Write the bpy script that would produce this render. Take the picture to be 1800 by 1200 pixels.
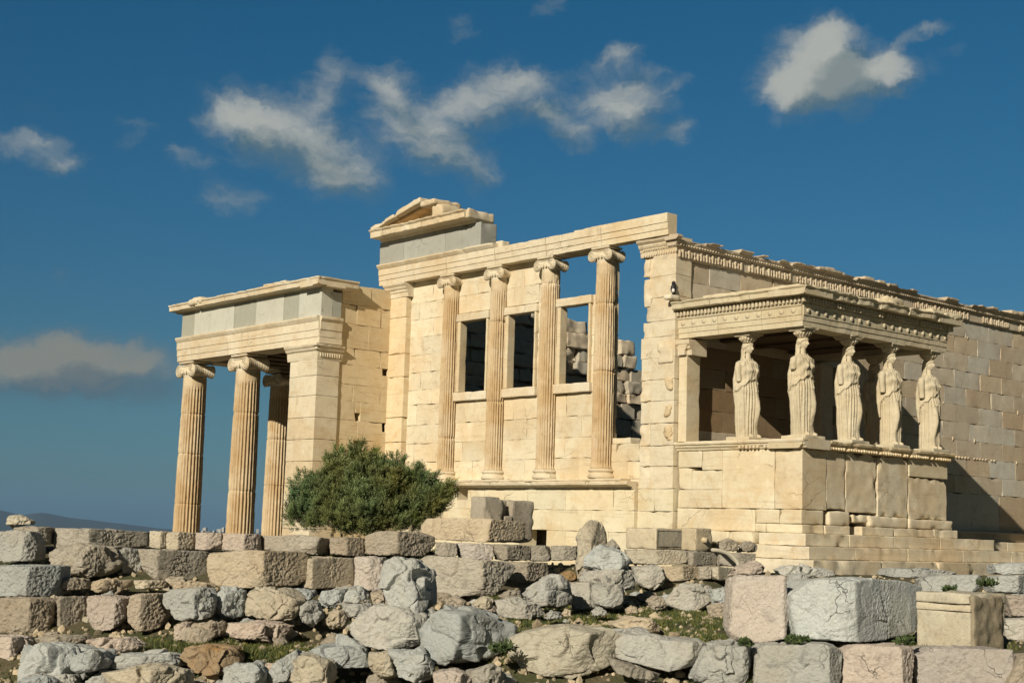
import bpy, math, random
import numpy as np
from mathutils import Vector, Matrix

# ------------------------------------------------------------------ scene, camera, sky, sun
scene = bpy.context.scene
for o in list(bpy.data.objects):
    bpy.data.objects.remove(o)
COL = scene.collection
CAM = np.array([-24.5397, -22.3713, -0.332])
YAW, PITCH, ROLL, FPX = math.radians(41.1246), math.radians(7.47217), math.radians(1.7493), 2538.68
_f = np.array([math.sin(YAW) * math.cos(PITCH), math.cos(YAW) * math.cos(PITCH), math.sin(PITCH)])
_r0 = np.array([math.cos(YAW), -math.sin(YAW), 0.0]); _u0 = np.cross(_r0, _f)
_r = math.cos(ROLL) * _r0 + math.sin(ROLL) * _u0
_u = -math.sin(ROLL) * _r0 + math.cos(ROLL) * _u0
cam_data = bpy.data.cameras.new("camera"); cam = bpy.data.objects.new("camera", cam_data); COL.objects.link(cam)
M = Matrix(((_r[0], _u[0], -_f[0], CAM[0]), (_r[1], _u[1], -_f[1], CAM[1]), (_r[2], _u[2], -_f[2], CAM[2]), (0, 0, 0, 1)))
cam.matrix_world = M
cam_data.sensor_width = 36.0; cam_data.lens = FPX / 1800 * 36.0
cam_data.clip_start = 0.1; cam_data.clip_end = 80000
scene.camera = cam
scene.view_settings.view_transform = 'Standard'; scene.view_settings.look = 'None'
scene.view_settings.exposure = 0.0; scene.view_settings.gamma = 1.0

SUN_TO = Vector((-1.0, -0.38, 0.511)).normalized()
SUN_EL = math.asin(SUN_TO.z); SUN_AZ = math.atan2(SUN_TO.x, SUN_TO.y)
sl = bpy.data.lights.new("sun", 'SUN'); sl.energy = 5.0; sl.angle = math.radians(0.5); sl.color = (1.0, 0.89, 0.70)
so = bpy.data.objects.new("sun", sl); COL.objects.link(so)
so.rotation_euler = SUN_TO.to_track_quat('Z', 'Y').to_euler()

FH = np.array([math.sin(YAW), math.cos(YAW), 0.0]); RH = np.array([math.cos(YAW), -math.sin(YAW), 0.0])


def ray(px, py):
    return _f + _r * (px - 900) / FPX - _u * (py - 600) / FPX


def at_plane(axis, val, px, py):
    d = ray(px, py); t = (val - CAM[axis]) / d[axis]
    return CAM + t * d


def azel(px, py):
    d = ray(px, py); d = d / np.linalg.norm(d)
    return math.degrees(math.atan2(d[0], d[1])), math.degrees(math.asin(d[2]))


def build_world():
    w = bpy.data.worlds.new("World"); scene.world = w; w.use_nodes = True
    nt = w.node_tree; N = nt.nodes; L = nt.links; N.clear()

    def nd(t, **k):
        n = N.new(t)
        for a, b in k.items(): setattr(n, a, b)
        return n

    def math_(op, a, b=None, c=None, clamp=False, tree=None):
        n = (tree or nt).nodes.new('ShaderNodeMath'); n.operation = op; n.use_clamp = clamp
        lk = (tree or nt).links
        for i, v in enumerate((a, b, c)):
            if v is None: continue
            if isinstance(v, (int, float)): n.inputs[i].default_value = v
            else: lk.new(v, n.inputs[i])
        return n.outputs[0]
    sky = nd('ShaderNodeTexSky'); sky.sky_type = 'NISHITA'; sky.sun_disc = False
    sky.sun_elevation = SUN_EL; sky.sun_rotation = SUN_AZ
    sky.altitude = 150; sky.air_density = 1.0; sky.dust_density = 0.6; sky.ozone_density = 3.0
    tc = nd('ShaderNodeTexCoord')
    sep = nd('ShaderNodeSeparateXYZ'); L.new(tc.outputs['Generated'], sep.inputs[0])
    rad = 57.29578
    az = math_('MULTIPLY', math_('ARCTAN2', sep.outputs[0], sep.outputs[1]), rad)
    el = math_('MULTIPLY', math_('ARCSINE', sep.outputs[2]), rad)
    comb = nd('ShaderNodeCombineXYZ'); L.new(az, comb.inputs[0]); L.new(el, comb.inputs[1])
    ramp = nd('ShaderNodeValToRGB')
    mrr = nd('ShaderNodeMapRange'); L.new(el, mrr.inputs['Value']); mrr.inputs['From Min'].default_value = -2; mrr.inputs['From Max'].default_value = 70
    L.new(mrr.outputs[0], ramp.inputs[0])
    el_ = ramp.color_ramp.elements
    el_[0].position = 0; el_[0].color = SKY_TINT[0][1]; el_[1].position = 1; el_[1].color = SKY_TINT[-1][1]
    for p, c in SKY_TINT[1:-1]:
        q = el_.new(p); q.color = c
    tint = nd('ShaderNodeMixRGB', blend_type='MULTIPLY'); tint.inputs[0].default_value = 1
    L.new(sky.outputs[0], tint.inputs[1]); L.new(ramp.outputs[0], tint.inputs[2])
    # the half of the sky toward the sun is hazier and more neutral than the eastern half
    fw = nd('ShaderNodeVectorMath', operation='DOT_PRODUCT'); L.new(tc.outputs['Generated'], fw.inputs[0]); fw.inputs[1].default_value = (math.sin(YAW), math.cos(YAW), 0)
    fm = nd('ShaderNodeMapRange', interpolation_type='SMOOTHSTEP'); L.new(fw.outputs['Value'], fm.inputs['Value']); fm.inputs['From Min'].default_value = .72; fm.inputs['From Max'].default_value = .05
    tw = nd('ShaderNodeMixRGB'); L.new(fm.outputs[0], tw.inputs[0]); L.new(ramp.outputs[0], tw.inputs[1]); tw.inputs[2].default_value = (.13, .155, .125, 1)
    L.new(tw.outputs[0], tint.inputs[2])
    bg = nd('ShaderNodeBackground'); bg.inputs['Strength'].default_value = 0.10; L.new(tint.outputs[0], bg.inputs[0])
    cur = bg.outputs[0]; K = 57.29578 / FPX

    # clouds: soft elliptical puffs given by azimuth / elevation (degrees), broken up by noise; sky is cut in patches of azimuth
    def field(blobs, idx):
        g = bpy.data.node_groups.new("cloud_field", 'ShaderNodeTree')
        g.interface.new_socket("AzEl", in_out='INPUT', socket_type='NodeSocketVector')
        g.interface.new_socket("Density", in_out='OUTPUT', socket_type='NodeSocketFloat')
        gi = g.nodes.new('NodeGroupInput'); go = g.nodes.new('NodeGroupOutput')

        def gn(t): return g.nodes.new(t)
        nz = gn('ShaderNodeTexNoise'); nz.inputs['Scale'].default_value = 0.7; nz.inputs['Detail'].default_value = 6; nz.inputs['Roughness'].default_value = 0.6
        g.links.new(gi.outputs[0], nz.inputs['Vector'])
        ad = gn('ShaderNodeVectorMath'); ad.operation = 'MULTIPLY_ADD'; g.links.new(nz.outputs['Color'], ad.inputs[0]); ad.inputs[1].default_value = (1.7, 1.7, 0)
        sb = gn('ShaderNodeVectorMath'); sb.operation = 'SUBTRACT'; g.links.new(gi.outputs[0], sb.inputs[0]); sb.inputs[1].default_value = (.85, .85, 0)
        g.links.new(sb.outputs[0], ad.inputs[2])
        sp = gn('ShaderNodeSeparateXYZ'); g.links.new(ad.outputs[0], sp.inputs[0])
        total = 0.0; state = ad.outputs[0]
        for (a0, e0, rx, ry, ang, wt) in blobs:
            mp = gn('ShaderNodeMapping'); mp.vector_type = 'TEXTURE'
            mp.inputs['Location'].default_value = (a0, e0, 0)
            mp.inputs['Rotation'].default_value = (0, 0, math.radians(-ang))
            mp.inputs['Scale'].default_value = (rx * 1.3, ry * 1.4, 1)
            g.links.new(state, mp.inputs['Vector'])
            fl = gn('ShaderNodeVectorMath'); fl.operation = 'MULTIPLY'; g.links.new(mp.outputs[0], fl.inputs[0]); fl.inputs[1].default_value = (1, 1, 0)
            ln = gn('ShaderNodeVectorMath'); ln.operation = 'DOT_PRODUCT'; g.links.new(fl.outputs[0], ln.inputs[0]); g.links.new(fl.outputs[0], ln.inputs[1])
            v = math_('POWER', .25, ln.outputs['Value'], tree=g)
            total = math_('MULTIPLY_ADD', v, wt, total, tree=g)
            cb = gn('ShaderNodeCombineXYZ'); g.links.new(sp.outputs[0], cb.inputs[0]); g.links.new(sp.outputs[1], cb.inputs[1]); g.links.new(total, cb.inputs[2])
            state = cb.outputs[0]
        n2 = gn('ShaderNodeTexNoise'); n2.inputs['Scale'].default_value = 1.3; n2.inputs['Detail'].default_value = 7; n2.inputs['Roughness'].default_value = 0.62
        mp = gn('ShaderNodeMapping'); mp.inputs['Rotation'].default_value = (0, 0, .5); mp.inputs['Scale'].default_value = (.6, 1.4, 1)
        fl = gn('ShaderNodeVectorMath'); fl.operation = 'MULTIPLY'; g.links.new(ad.outputs[0], fl.inputs[0]); fl.inputs[1].default_value = (1, 1, 0)
        g.links.new(fl.outputs[0], mp.inputs[0]); g.links.new(mp.outputs[0], n2.inputs['Vector'])
        e = math_('SUBTRACT', n2.outputs['Fac'], 0.5, tree=g)
        gate = math_('MULTIPLY', total, 3.0, clamp=True, tree=g)
        d = math_('ADD', total, math_('MULTIPLY', math_('MULTIPLY', e, 1.3, tree=g), gate, tree=g), tree=g)
        mr = gn('ShaderNodeMapRange'); mr.interpolation_type = 'SMOOTHSTEP'
        g.links.new(d, mr.inputs['Value']); mr.inputs['From Min'].default_value = .14; mr.inputs['From Max'].default_value = 2.2
        g.links.new(mr.outputs[0], go.inputs[0])
        return g
    B_ = [(azel(x, y) + (rx * K, ry * K, ang, wt)) for (x, y, rx, ry, ang, wt) in CLOUDS]
    cols = [-60, 190, 420, 640, 860, 1080, 1290, 1720]
    boxes = [(azel(a, 200)[0], azel(b, 200)[0], azel(900, 440)[1], 24.5) for a, b in zip(cols[:-1], cols[1:])]
    boxes += [(azel(a, 640)[0], azel(b, 640)[0], 1.5, azel(900, 440)[1]) for a, b in ((-120, 120), (120, 420))]
    for bi, (a0, a1, e0, e1) in enumerate(boxes):
        bl = [b for b in B_ if a0 - 2.6 * b[2] - 1 < b[0] < a1 + 2.6 * b[2] + 1 and e0 - 2.6 * max(b[3], b[2] * .5) - 1 < b[1] < e1 + 2.6 * max(b[3], b[2] * .5) + 1]
        if not bl: continue
        g = field(bl, bi)
        inb = math_('MULTIPLY', math_('MULTIPLY', math_('GREATER_THAN', az, a0), math_('LESS_THAN', az, a1)), math_('MULTIPLY', math_('GREATER_THAN', el, e0), math_('LESS_THAN', el, e1)))
        c1 = nd('ShaderNodeGroup'); c1.node_tree = g; L.new(comb.outputs[0], c1.inputs[0])
        off = nd('ShaderNodeVectorMath'); off.operation = 'ADD'; L.new(comb.outputs[0], off.inputs[0]); off.inputs[1].default_value = (-.8, 1.05, 0)
        c2 = nd('ShaderNodeGroup'); c2.node_tree = g; L.new(off.outputs[0], c2.inputs[0])
        sh = math_('MULTIPLY_ADD', math_('SUBTRACT', c1.outputs[0], c2.outputs[0]), 0.95, 0.36, clamp=True)
        rmp = nd('ShaderNodeMixRGB'); L.new(sh, rmp.inputs[0])
        rmp.inputs[1].default_value = CLOUD_DARK; rmp.inputs[2].default_value = CLOUD_LIT
        if a1 < 36 and e1 < 12:
            rmp.inputs[1].default_value = LOW_DARK; rmp.inputs[2].default_value = LOW_LIT
        mix = nd('ShaderNodeMixRGB'); L.new(math_('MULTIPLY', math_('POWER', c1.outputs[0], .68), .97, clamp=True), mix.inputs[0]); L.new(tint.outputs[0], mix.inputs[1]); L.new(rmp.outputs[0], mix.inputs[2])
        bc = nd('ShaderNodeBackground'); bc.inputs['Strength'].default_value = 0.10; L.new(mix.outputs[0], bc.inputs[0])
        ms = nd('ShaderNodeMixShader'); L.new(inb, ms.inputs[0]); L.new(cur, ms.inputs[1]); L.new(bc.outputs[0], ms.inputs[2]); cur = ms.outputs[0]
    out = nd('ShaderNodeOutputWorld')
    w.cycles.sampling_method = 'MANUAL'; w.cycles.sample_map_resolution = 256
    L.new(cur, out.inputs['Surface'])


# colours below are scaled by the background strength 0.10
CLOUD_LIT = (4.2, 4.35, 4.05, 1); CLOUD_DARK = (1.15, 1.75, 1.95, 1)
LOW_LIT = (2.3, 2.4, 2.15, 1); LOW_DARK = (.9, 1.35, 1.65, 1)
SKY_TINT = [(0.0, (.175, .305, .43, 1)), (0.028, (.185, .32, .455, 1)), (0.097, (.185, .325, .375, 1)), (0.195, (.14, .365, .45, 1)), (0.333, (.10, .395, .485, 1)), (0.62, (.085, .17, .16, 1)), (1.0, (.085, .13, .11, 1))]
CLOUDS = [
    (430, 215, 62, 38, 10, 1.0), (500, 238, 90, 48, 22, 1.0), (575, 275, 80, 48, 28, .9), (620, 305, 55, 32, 20, .7), (400, 205, 36, 24, 0, .6), (580, 318, 45, 18, 10, .5),
    (558, 168, 26, 36, 30, .8), (588, 122, 26, 28, 30, .7), (640, 132, 42, 14, 5, .45), (678, 150, 30, 34, 10, .85), (700, 205, 56, 40, 35, 1.0), (760, 240, 62, 36, 32, 1.0),
    (815, 278, 50, 34, 40, .8), (850, 310, 34, 24, -10, .6), (745, 265, 40, 18, 10, .5),
    (800, 175, 40, 28, -10, .9), (862, 162, 64, 32, -22, 1.0), (925, 145, 52, 20, 0, .9), (880, 200, 55, 24, -5, .7), (960, 190, 36, 18, 15, .6), (985, 222, 45, 20, 30, .75), (1020, 245, 24, 20, 0, .5),
    (1060, 112, 54, 15, -22, .65), (1092, 98, 26, 16, 0, .6), (1050, 175, 60, 20, -15, .85), (1110, 150, 60, 26, -8, .95), (1085, 205, 60, 24, -20, .85), (1120, 225, 60, 20, 5, .7), (1195, 228, 30, 17, -30, .8), (1190, 158, 34, 9, -15, .5), (1130, 185, 50, 14, -8, .6),
    (1425, 95, 52, 42, -40, 1.2), (1462, 58, 32, 22, -10, .9), (1480, 110, 80, 36, 12, 1.25), (1400, 155, 58, 36, 0, 1.15), (1470, 150, 80, 38, -5, 1.1), (1548, 122, 46, 24, 20, .8), (1575, 120, 26, 18, 0, .5), (1566, 152, 30, 12, -40, .55), (1365, 160, 26, 22, 0, .6),
    (1602, 72, 46, 11, -38, .62), (1648, 46, 30, 12, 0, .5), (1670, 98, 44, 12, -15, .32),
    (30, 258, 58, 22, 5, .8), (75, 250, 36, 16, 0, .5), (112, 290, 38, 15, -8, .85), (318, 275, 26, 15, 0, .75), (362, 292, 20, 14, -30, .55), (405, 350, 52, 20, 0, .85), (240, 245, 34, 14, -20, .4), (230, 215, 46, 10, 0, .38), (70, 195, 50, 8, 0, .3),
    (812, 50, 26, 28, 20, .5), (975, 12, 42, 14, -20, .6), (120, 492, 22, 14, 0, .34),
    (140, 612, 60, 26, -8, 1.2), (50, 628, 100, 34, 0, 1.0), (250, 630, 46, 24, 0, 1.15), (160, 652, 190, 32, 0, 1.0), (40, 665, 120, 32, 0, .8), (215, 690, 100, 18, 2, .7),
]
build_world()

# ------------------------------------------------------------------ noise
_rng = np.random.RandomState(7)
_PERM = np.concatenate([_rng.permutation(256)] * 3)
_GR = _rng.normal(size=(256, 3)); _GR /= np.linalg.norm(_GR, axis=1)[:, None]


def perlin(p):
    p = np.asarray(p, float); i = np.floor(p).astype(int); f = p - i; i &= 255
    u = f * f * f * (f * (f * 6 - 15) + 10)
    out = 0
    for dx in (0, 1):
        wx = u[:, 0] if dx else 1 - u[:, 0]
        a = _PERM[(i[:, 0] + dx) & 255]
        for dy in (0, 1):
            wy = u[:, 1] if dy else 1 - u[:, 1]
            b = _PERM[a + ((i[:, 1] + dy) & 255)]
            for dz in (0, 1):
                wz = u[:, 2] if dz else 1 - u[:, 2]
                h = _PERM[b + ((i[:, 2] + dz) & 255)]
                g = _GR[h]
                out = out + wx * wy * wz * (g[:, 0] * (f[:, 0] - dx) + g[:, 1] * (f[:, 1] - dy) + g[:, 2] * (f[:, 2] - dz))
    return out * 1.6


def fbm(p, o=4, g=.5):
    s = 0; a = 1.0; p = np.asarray(p, float)
    for k in range(o):
        s = s + a * perlin(p * 2 ** k + 17.3 * k); a *= g
    return s


def ridged(p, o=3):
    s = 0; a = 1.0
    for k in range(o):
        s = s + a * (1 - np.abs(perlin(p * 2 ** k + 9.1 * k)) * 2.2); a *= .5
    return s


# ------------------------------------------------------------------ mesh builder
class MB:
    def __init__(s): s.v = []; s.f = []; s.c = []; s.n = 0; s.sm = []

    def add(s, v, f, c=(1, 1, 1), smooth=True):
        v = np.asarray(v, float).reshape(-1, 3); f = [tuple(int(i) + s.n for i in q) for q in f]
        s.v.append(v); s.f += f; s.sm += [smooth] * len(f)
        c = np.asarray(c, float)
        s.c.append(np.tile(c, (len(v), 1)) if c.ndim == 1 else c)
        s.n += len(v)

    def build(s, name, mat, parent=None, label=None):
        me = bpy.data.meshes.new(name)
        V = np.concatenate(s.v)
        org = np.zeros(3)
        me.from_pydata(V.tolist(), [], s.f)
        ca = me.color_attributes.new("Col", 'FLOAT_COLOR', 'POINT')
        C = np.ones((len(V), 4)); C[:, :3] = np.concatenate(s.c)
        ca.data.foreach_set('color', C.ravel())
        me.polygons.foreach_set('use_smooth', s.sm)
        me.materials.append(mat); me.update()
        o = bpy.data.objects.new(name, me); COL.objects.link(o)
        if parent is not None:
            o.parent = parent
            if any(abs(x) > 1e-9 for x in parent.location):
                o.matrix_parent_inverse = Matrix.Translation(-Vector(parent.location))
        if label: o['label'] = label
        return o


def thing(name, label, cat, loc=(0, 0, 0), group=None):
    o = bpy.data.objects.new(name, None); COL.objects.link(o); o.location = loc
    o.empty_display_size = .3
    o['label'] = label; o['category'] = cat
    if group: o['group'] = group
    return o


def tag(o, label, cat, group=None):
    o['label'] = label; o['category'] = cat
    if group: o['group'] = group
    return o


R = random.Random(5)


def lattice(L, bev, res):
    n = max(1, int(round((L - 2 * bev) / res)))
    b2 = bev * 2.8
    if L > 7 * bev:
        n = max(1, int(round((L - 2 * b2) / res)))
        return np.concatenate([[0, bev], np.linspace(b2, L - b2, n + 1), [L - bev, L]])
    return np.concatenate([[0], np.linspace(bev, L - bev, n + 1), [L]])


def rbox(mb, lo, hi, bev=.012, res=.15, amp=.004, chip=.0, col=(1, 1, 1), seed=None, xf=None, nf=1.0):
    """rounded, slightly worn block between two corners; xf maps local points to the world"""
    lo = np.array(lo, float); hi = np.array(hi, float); D = hi - lo
    if min(D) <= 0: return
    bev = min(bev, min(D) * .3)
    ax = [lattice(D[k], bev, res) for k in range(3)]
    n = [len(a) for a in ax]
    idx = {}; P = []; F = []

    def vid(i, j, k):
        key = (i, j, k)
        if key not in idx:
            idx[key] = len(P); P.append((ax[0][i], ax[1][j], ax[2][k]))
        return idx[key]
    for a in range(3):
        b, c = (a + 1) % 3, (a + 2) % 3
        for side in (0, n[a] - 1):
            for i in range(n[b] - 1):
                for j in range(n[c] - 1):
                    q = []
                    for (di, dj) in ((0, 0), (1, 0), (1, 1), (0, 1)):
                        t = [0, 0, 0]; t[a] = side; t[b] = i + di; t[c] = j + dj
                        q.append(vid(*t))
                    if side == 0: q.reverse()
                    F.append(q)
    P = np.array(P)
    inner = np.clip(P, bev, D - bev); d = P - inner; ln = np.linalg.norm(d, axis=1); ln[ln == 0] = 1
    nrm = d / ln[:, None]
    Q = inner + nrm * bev
    W = Q + lo
    s = (seed if seed is not None else R.random() * 100)
    nv = fbm(W * 2.2 * nf + s, 3)
    W2 = W + nrm * (nv * amp)[:, None]
    if chip > 0:
        e = (np.minimum(P, D - P) < max(.07, bev * 1.5)).sum(axis=1)
        m = np.clip(fbm(W * 3.1 + s * 1.7, 2) - .12, 0, 1) * (e >= 2)
        ctr = (lo + hi) / 2
        toward = ctr - W; toward /= np.maximum(np.linalg.norm(toward, axis=1), 1e-6)[:, None]
        W2 = W2 + toward * (m * chip)[:, None]
    if xf is not None: W2 = xf(W2)
    mb.add(W2, F, col)


def yawxf(c, yaw, tilt=0, roll=0):
    Rm = np.array(Matrix.Rotation(yaw, 3, 'Z') @ Matrix.Rotation(tilt, 3, 'X') @ Matrix.Rotation(roll, 3, 'Y'))
    c = np.array(c, float)
    return lambda P: P @ Rm.T + c


# ------------------------------------------------------------------ materials
def new_mat(name):
    m = bpy.data.materials.new(name); m.use_nodes = True
    nt = m.node_tree; nt.nodes.clear()
    return m, nt


def stone_mat(name, base, warm, dark, warm_amt=.5, scale=1.0, bump=.35, grain=1.0, cracks=.5, streak=0.0, rough=.9, speck=.5, streak_axis='z', mottle=.18):
    m, nt = new_mat(name); N = nt.nodes; L = nt.links

    def nd(t, **k):
        n = N.new(t)
        for a, b in k.items(): setattr(n, a, b)
        return n

    def noise(s, det, rg, vec, dist=0):
        n = nd('ShaderNodeTexNoise'); n.inputs['Scale'].default_value = s; n.inputs['Detail'].default_value = det
        n.inputs['Roughness'].default_value = rg; n.inputs['Distortion'].default_value = dist; L.new(vec, n.inputs['Vector']); return n

    def ramp(v, a, b, c0=0.0, c1=1.0):
        n = nd('ShaderNodeMapRange'); n.interpolation_type = 'SMOOTHSTEP'; L.new(v, n.inputs['Value'])
        n.inputs['From Min'].default_value = a; n.inputs['From Max'].default_value = b; n.inputs['To Min'].default_value = c0; n.inputs['To Max'].default_value = c1
        return n.outputs[0]

    def mixc(f, a, b, bt='MIX'):
        n = nd('ShaderNodeMixRGB', blend_type=bt)
        for i, v in enumerate((f, a, b)):
            if hasattr(v, 'is_output') or hasattr(v, 'links'): L.new(v, n.inputs[i])
            elif isinstance(v, (int, float)): n.inputs[i].default_value = v
            else: n.inputs[i].default_value = (*v, 1)
        return n.outputs[0]
    geo = nd('ShaderNodeNewGeometry'); oi = nd('ShaderNodeObjectInfo')
    va = nd('ShaderNodeVectorMath'); va.operation = 'MULTIPLY_ADD'
    pos = geo.outputs['Position']
    att = nd('ShaderNodeVertexColor'); att.layer_name = "Col"
    big = noise(.55 * scale, 5, .6, pos, .6); med = noise(3.2 * scale, 6, .65, pos, .3); fine = noise(34 * scale, 5, .7, pos)
    c = mixc(ramp(big.outputs[0], .42, .66, 0, warm_amt), base, warm)
    c = mixc(ramp(med.outputs[0], .5, .8, 0, .55), c, dark)
    bl = noise(1.7 * scale, 6, .62, pos, 1.0)
    c = mixc(ramp(bl.outputs[0], .52, .66, 0, warm_amt * .8), c, warm)
    li = noise(9 * scale, 8, .75, pos)
    c = mixc(ramp(li.outputs[0], .54, .64, 0, mottle), c, dark)
    c = mixc(ramp(li.outputs[0], .44, .36, 0, mottle * .8), c, tuple(min(1, x * 1.35) for x in base))
    c = mixc(ramp(med.outputs[0], .28, .45, .35, 0), c, tuple(min(1, x * 1.25) for x in base))
    if streak:
        mp = nd('ShaderNodeMapping'); L.new(pos, mp.inputs[0])
        mp.inputs['Scale'].default_value = (.9, .9, 9) if streak_axis == 'h' else (9, 9, .7)
        st = noise(1.0, 6, .65, mp.outputs[0], 1.2)
        c = mixc(ramp(st.outputs[0], .52, .72, 0, streak), c, dark)
    if speck:
        vo = nd('ShaderNodeTexVoronoi'); vo.inputs['Scale'].default_value = 26 * scale; L.new(pos, vo.inputs['Vector'])
        sp = ramp(vo.outputs['Distance'], .05, .25, speck, 0)
        n3 = noise(1.7 * scale, 3, .5, pos)
        mm = nd('ShaderNodeMath', operation='MULTIPLY'); L.new(sp, mm.inputs[0]); L.new(ramp(n3.outputs[0], .5, .7), mm.inputs[1])
        c = mixc(mm.outputs[0], c, tuple(x * .35 for x in dark))
    # cracks
    w = noise(1.1 * scale, 4, .6, pos)
    sm = nd('ShaderNodeVectorMath', operation='SCALE'); L.new(w.outputs['Color'], sm.inputs[0]); sm.inputs['Scale'].default_value = .7
    ad = nd('ShaderNodeVectorMath', operation='ADD'); L.new(pos, ad.inputs[0]); L.new(sm.outputs[0], ad.inputs[1])
    vc = nd('ShaderNodeTexVoronoi', feature='DISTANCE_TO_EDGE'); vc.inputs['Scale'].default_value = 1.15 * scale; L.new(ad.outputs[0], vc.inputs['Vector'])
    cr0 = ramp(vc.outputs['Distance'], 0, .013, 1, 0)
    n4 = noise(.9 * scale, 2, .5, pos)
    cr = nd('ShaderNodeMath', operation='MULTIPLY'); L.new(cr0, cr.inputs[0]); L.new(ramp(n4.outputs[0], .54, .66, 0, cracks), cr.inputs[1])
    c = mixc(cr.outputs[0], c, tuple(x * .3 for x in dark))
    c = mixc(ramp(fine.outputs[0], .3, .7, .22, 0), c, dark)
    c = mixc(1.0, c, att.outputs['Color'], 'MULTIPLY')
    # bump
    h = nd('ShaderNodeMath', operation='MULTIPLY_ADD'); L.new(med.outputs[0], h.inputs[0]); h.inputs[1].default_value = .6
    h2 = nd('ShaderNodeMath', operation='MULTIPLY'); L.new(fine.outputs[0], h2.inputs[0]); h2.inputs[1].default_value = .22 * grain
    L.new(h2.outputs[0], h.inputs[2])
    h3 = nd('ShaderNodeMath', operation='MULTIPLY_ADD'); L.new(cr.outputs[0], h3.inputs[0]); h3.inputs[1].default_value = -.5; L.new(h.outputs[0], h3.inputs[2])
    bp = nd('ShaderNodeBump'); bp.inputs['Strength'].default_value = bump; bp.inputs['Distance'].default_value = .06; L.new(h3.outputs[0], bp.inputs['Height'])
    bs = nd('ShaderNodeBsdfPrincipled'); bs.inputs['Roughness'].default_value = rough
    bs.inputs['Specular IOR Level'].default_value = .2
    out = nd('ShaderNodeOutputMaterial')
    L.new(c, bs.inputs['Base Color']); L.new(bp.outputs[0], bs.inputs['Normal']); L.new(bs.outputs[0], out.inputs['Surface'])
    return m


def plain_mat(name, col, rough=.7, var=.2, scale=8):
    m, nt = new_mat(name); N = nt.nodes; L = nt.links
    n = N.new('ShaderNodeTexNoise'); n.inputs['Scale'].default_value = scale; n.inputs['Detail'].default_value = 4
    mx = N.new('ShaderNodeMixRGB'); mx.inputs[1].default_value = (*[c * (1 - var) for c in col], 1); mx.inputs[2].default_value = (*[min(1, c * (1 + var)) for c in col], 1)
    L.new(n.outputs[0], mx.inputs[0])
    at = N.new('ShaderNodeVertexColor'); at.layer_name = "Col"
    m2 = N.new('ShaderNodeMixRGB'); m2.blend_type = 'MULTIPLY'; m2.inputs[0].default_value = 1; L.new(mx.outputs[0], m2.inputs[1]); L.new(at.outputs[0], m2.inputs[2])
    b = N.new('ShaderNodeBsdfPrincipled'); b.inputs['Roughness'].default_value = rough; L.new(m2.outputs[0], b.inputs['Base Color'])
    o = N.new('ShaderNodeOutputMaterial'); L.new(b.outputs[0], o.inputs[0])
    return m


MARBLE = stone_mat("weathered_marble", (.68, .62, .49), (.60, .46, .28), (.37, .28, .18), warm_amt=.6, bump=.25, cracks=.55, streak=.38, streak_axis='h', speck=.3)
SMARBLE = stone_mat("south_wall_marble", (.56, .50, .40), (.49, .39, .285), (.32, .25, .175), warm_amt=.5, bump=.3, cracks=.35, streak=.3, streak_axis='h', speck=.35)
COLMARBLE = stone_mat("column_marble", (.63, .53, .38), (.52, .37, .20), (.30, .20, .10), warm_amt=.75, bump=.35, cracks=.15, streak=.5, speck=.3)
GREYSTONE = stone_mat("dark_limestone_frieze", (.37, .38, .355), (.34, .33, .285), (.23, .235, .215), warm_amt=.3, bump=.15, cracks=.5, streak=.25, speck=.3)
STATUE = stone_mat("statue_marble", (.60, .54, .41), (.52, .42, .27), (.30, .24, .16), warm_amt=.4, bump=.12, cracks=0, streak=.35, speck=.2, scale=1.6)
ROCK_TAN = stone_mat("conglomerate_stone", (.45, .41, .345), (.39, .33, .25), (.16, .145, .12), warm_amt=.5, scale=1.6, bump=.9, grain=1.6, cracks=.5, speck=.6, mottle=.42)
ROCK_GREY = stone_mat("grey_limestone", (.46, .475, .46), (.43, .40, .33), (.19, .20, .20), warm_amt=.4, scale=1.6, bump=.75, grain=1.2, cracks=.8, speck=.4, mottle=.42)
ROCK_PINK = stone_mat("pink_limestone", (.51, .45, .40), (.47, .39, .31), (.21, .185, .165), warm_amt=.5, scale=1.7, bump=.8, grain=1.2, cracks=.7, speck=.5, mottle=.42)
ROCK_CREAM = stone_mat("pale_marble_rubble", (.55, .495, .39), (.45, .36, .25), (.20, .175, .135), warm_amt=.45, scale=1.6, bump=.7, grain=1.2, cracks=.6, speck=.6, mottle=.42)
ROCK_OCHRE = stone_mat("ochre_stained_stone", (.36, .29, .20), (.40, .23, .08), (.2, .14, .09), warm_amt=.85, scale=2.2, bump=.8, grain=1.3, cracks=.6, speck=.5, mottle=.42)
MATS = dict(t=ROCK_TAN, g=ROCK_GREY, p=ROCK_PINK, c=ROCK_CREAM, o=ROCK_OCHRE, m=MARBLE)

DARKST = stone_mat('shade_and_patina_marble', (.16, .12, .085), (.13, .09, .055), (.06, .045, .03), bump=.3)  # brown ceiling patina, with porch interior shade put into the colour

# ------------------------------------------------------------------ temple
T = thing('temple', 'ruined marble temple with a statue porch, fluted columns and open window bays', 'temple', (5, 5, -3.2))


def tnt(a=.07, warm=.5):
    k = 1 + R.uniform(-a, a); w = R.uniform(-a, a) * warm
    return (k, k * (1 - w * .5), k * (1 - w))


def clip_intervals(a, b, holes):
    seg = [(a, b)]
    for (h0, h1) in holes:
        ns = []
        for (s, e) in seg:
            if h1 <= s or h0 >= e: ns.append((s, e)); continue
            if h0 > s: ns.append((s, h0))
            if h1 < e: ns.append((h1, e))
        seg = ns
    return [(s, e) for s, e in seg if e - s > .04]


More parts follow.
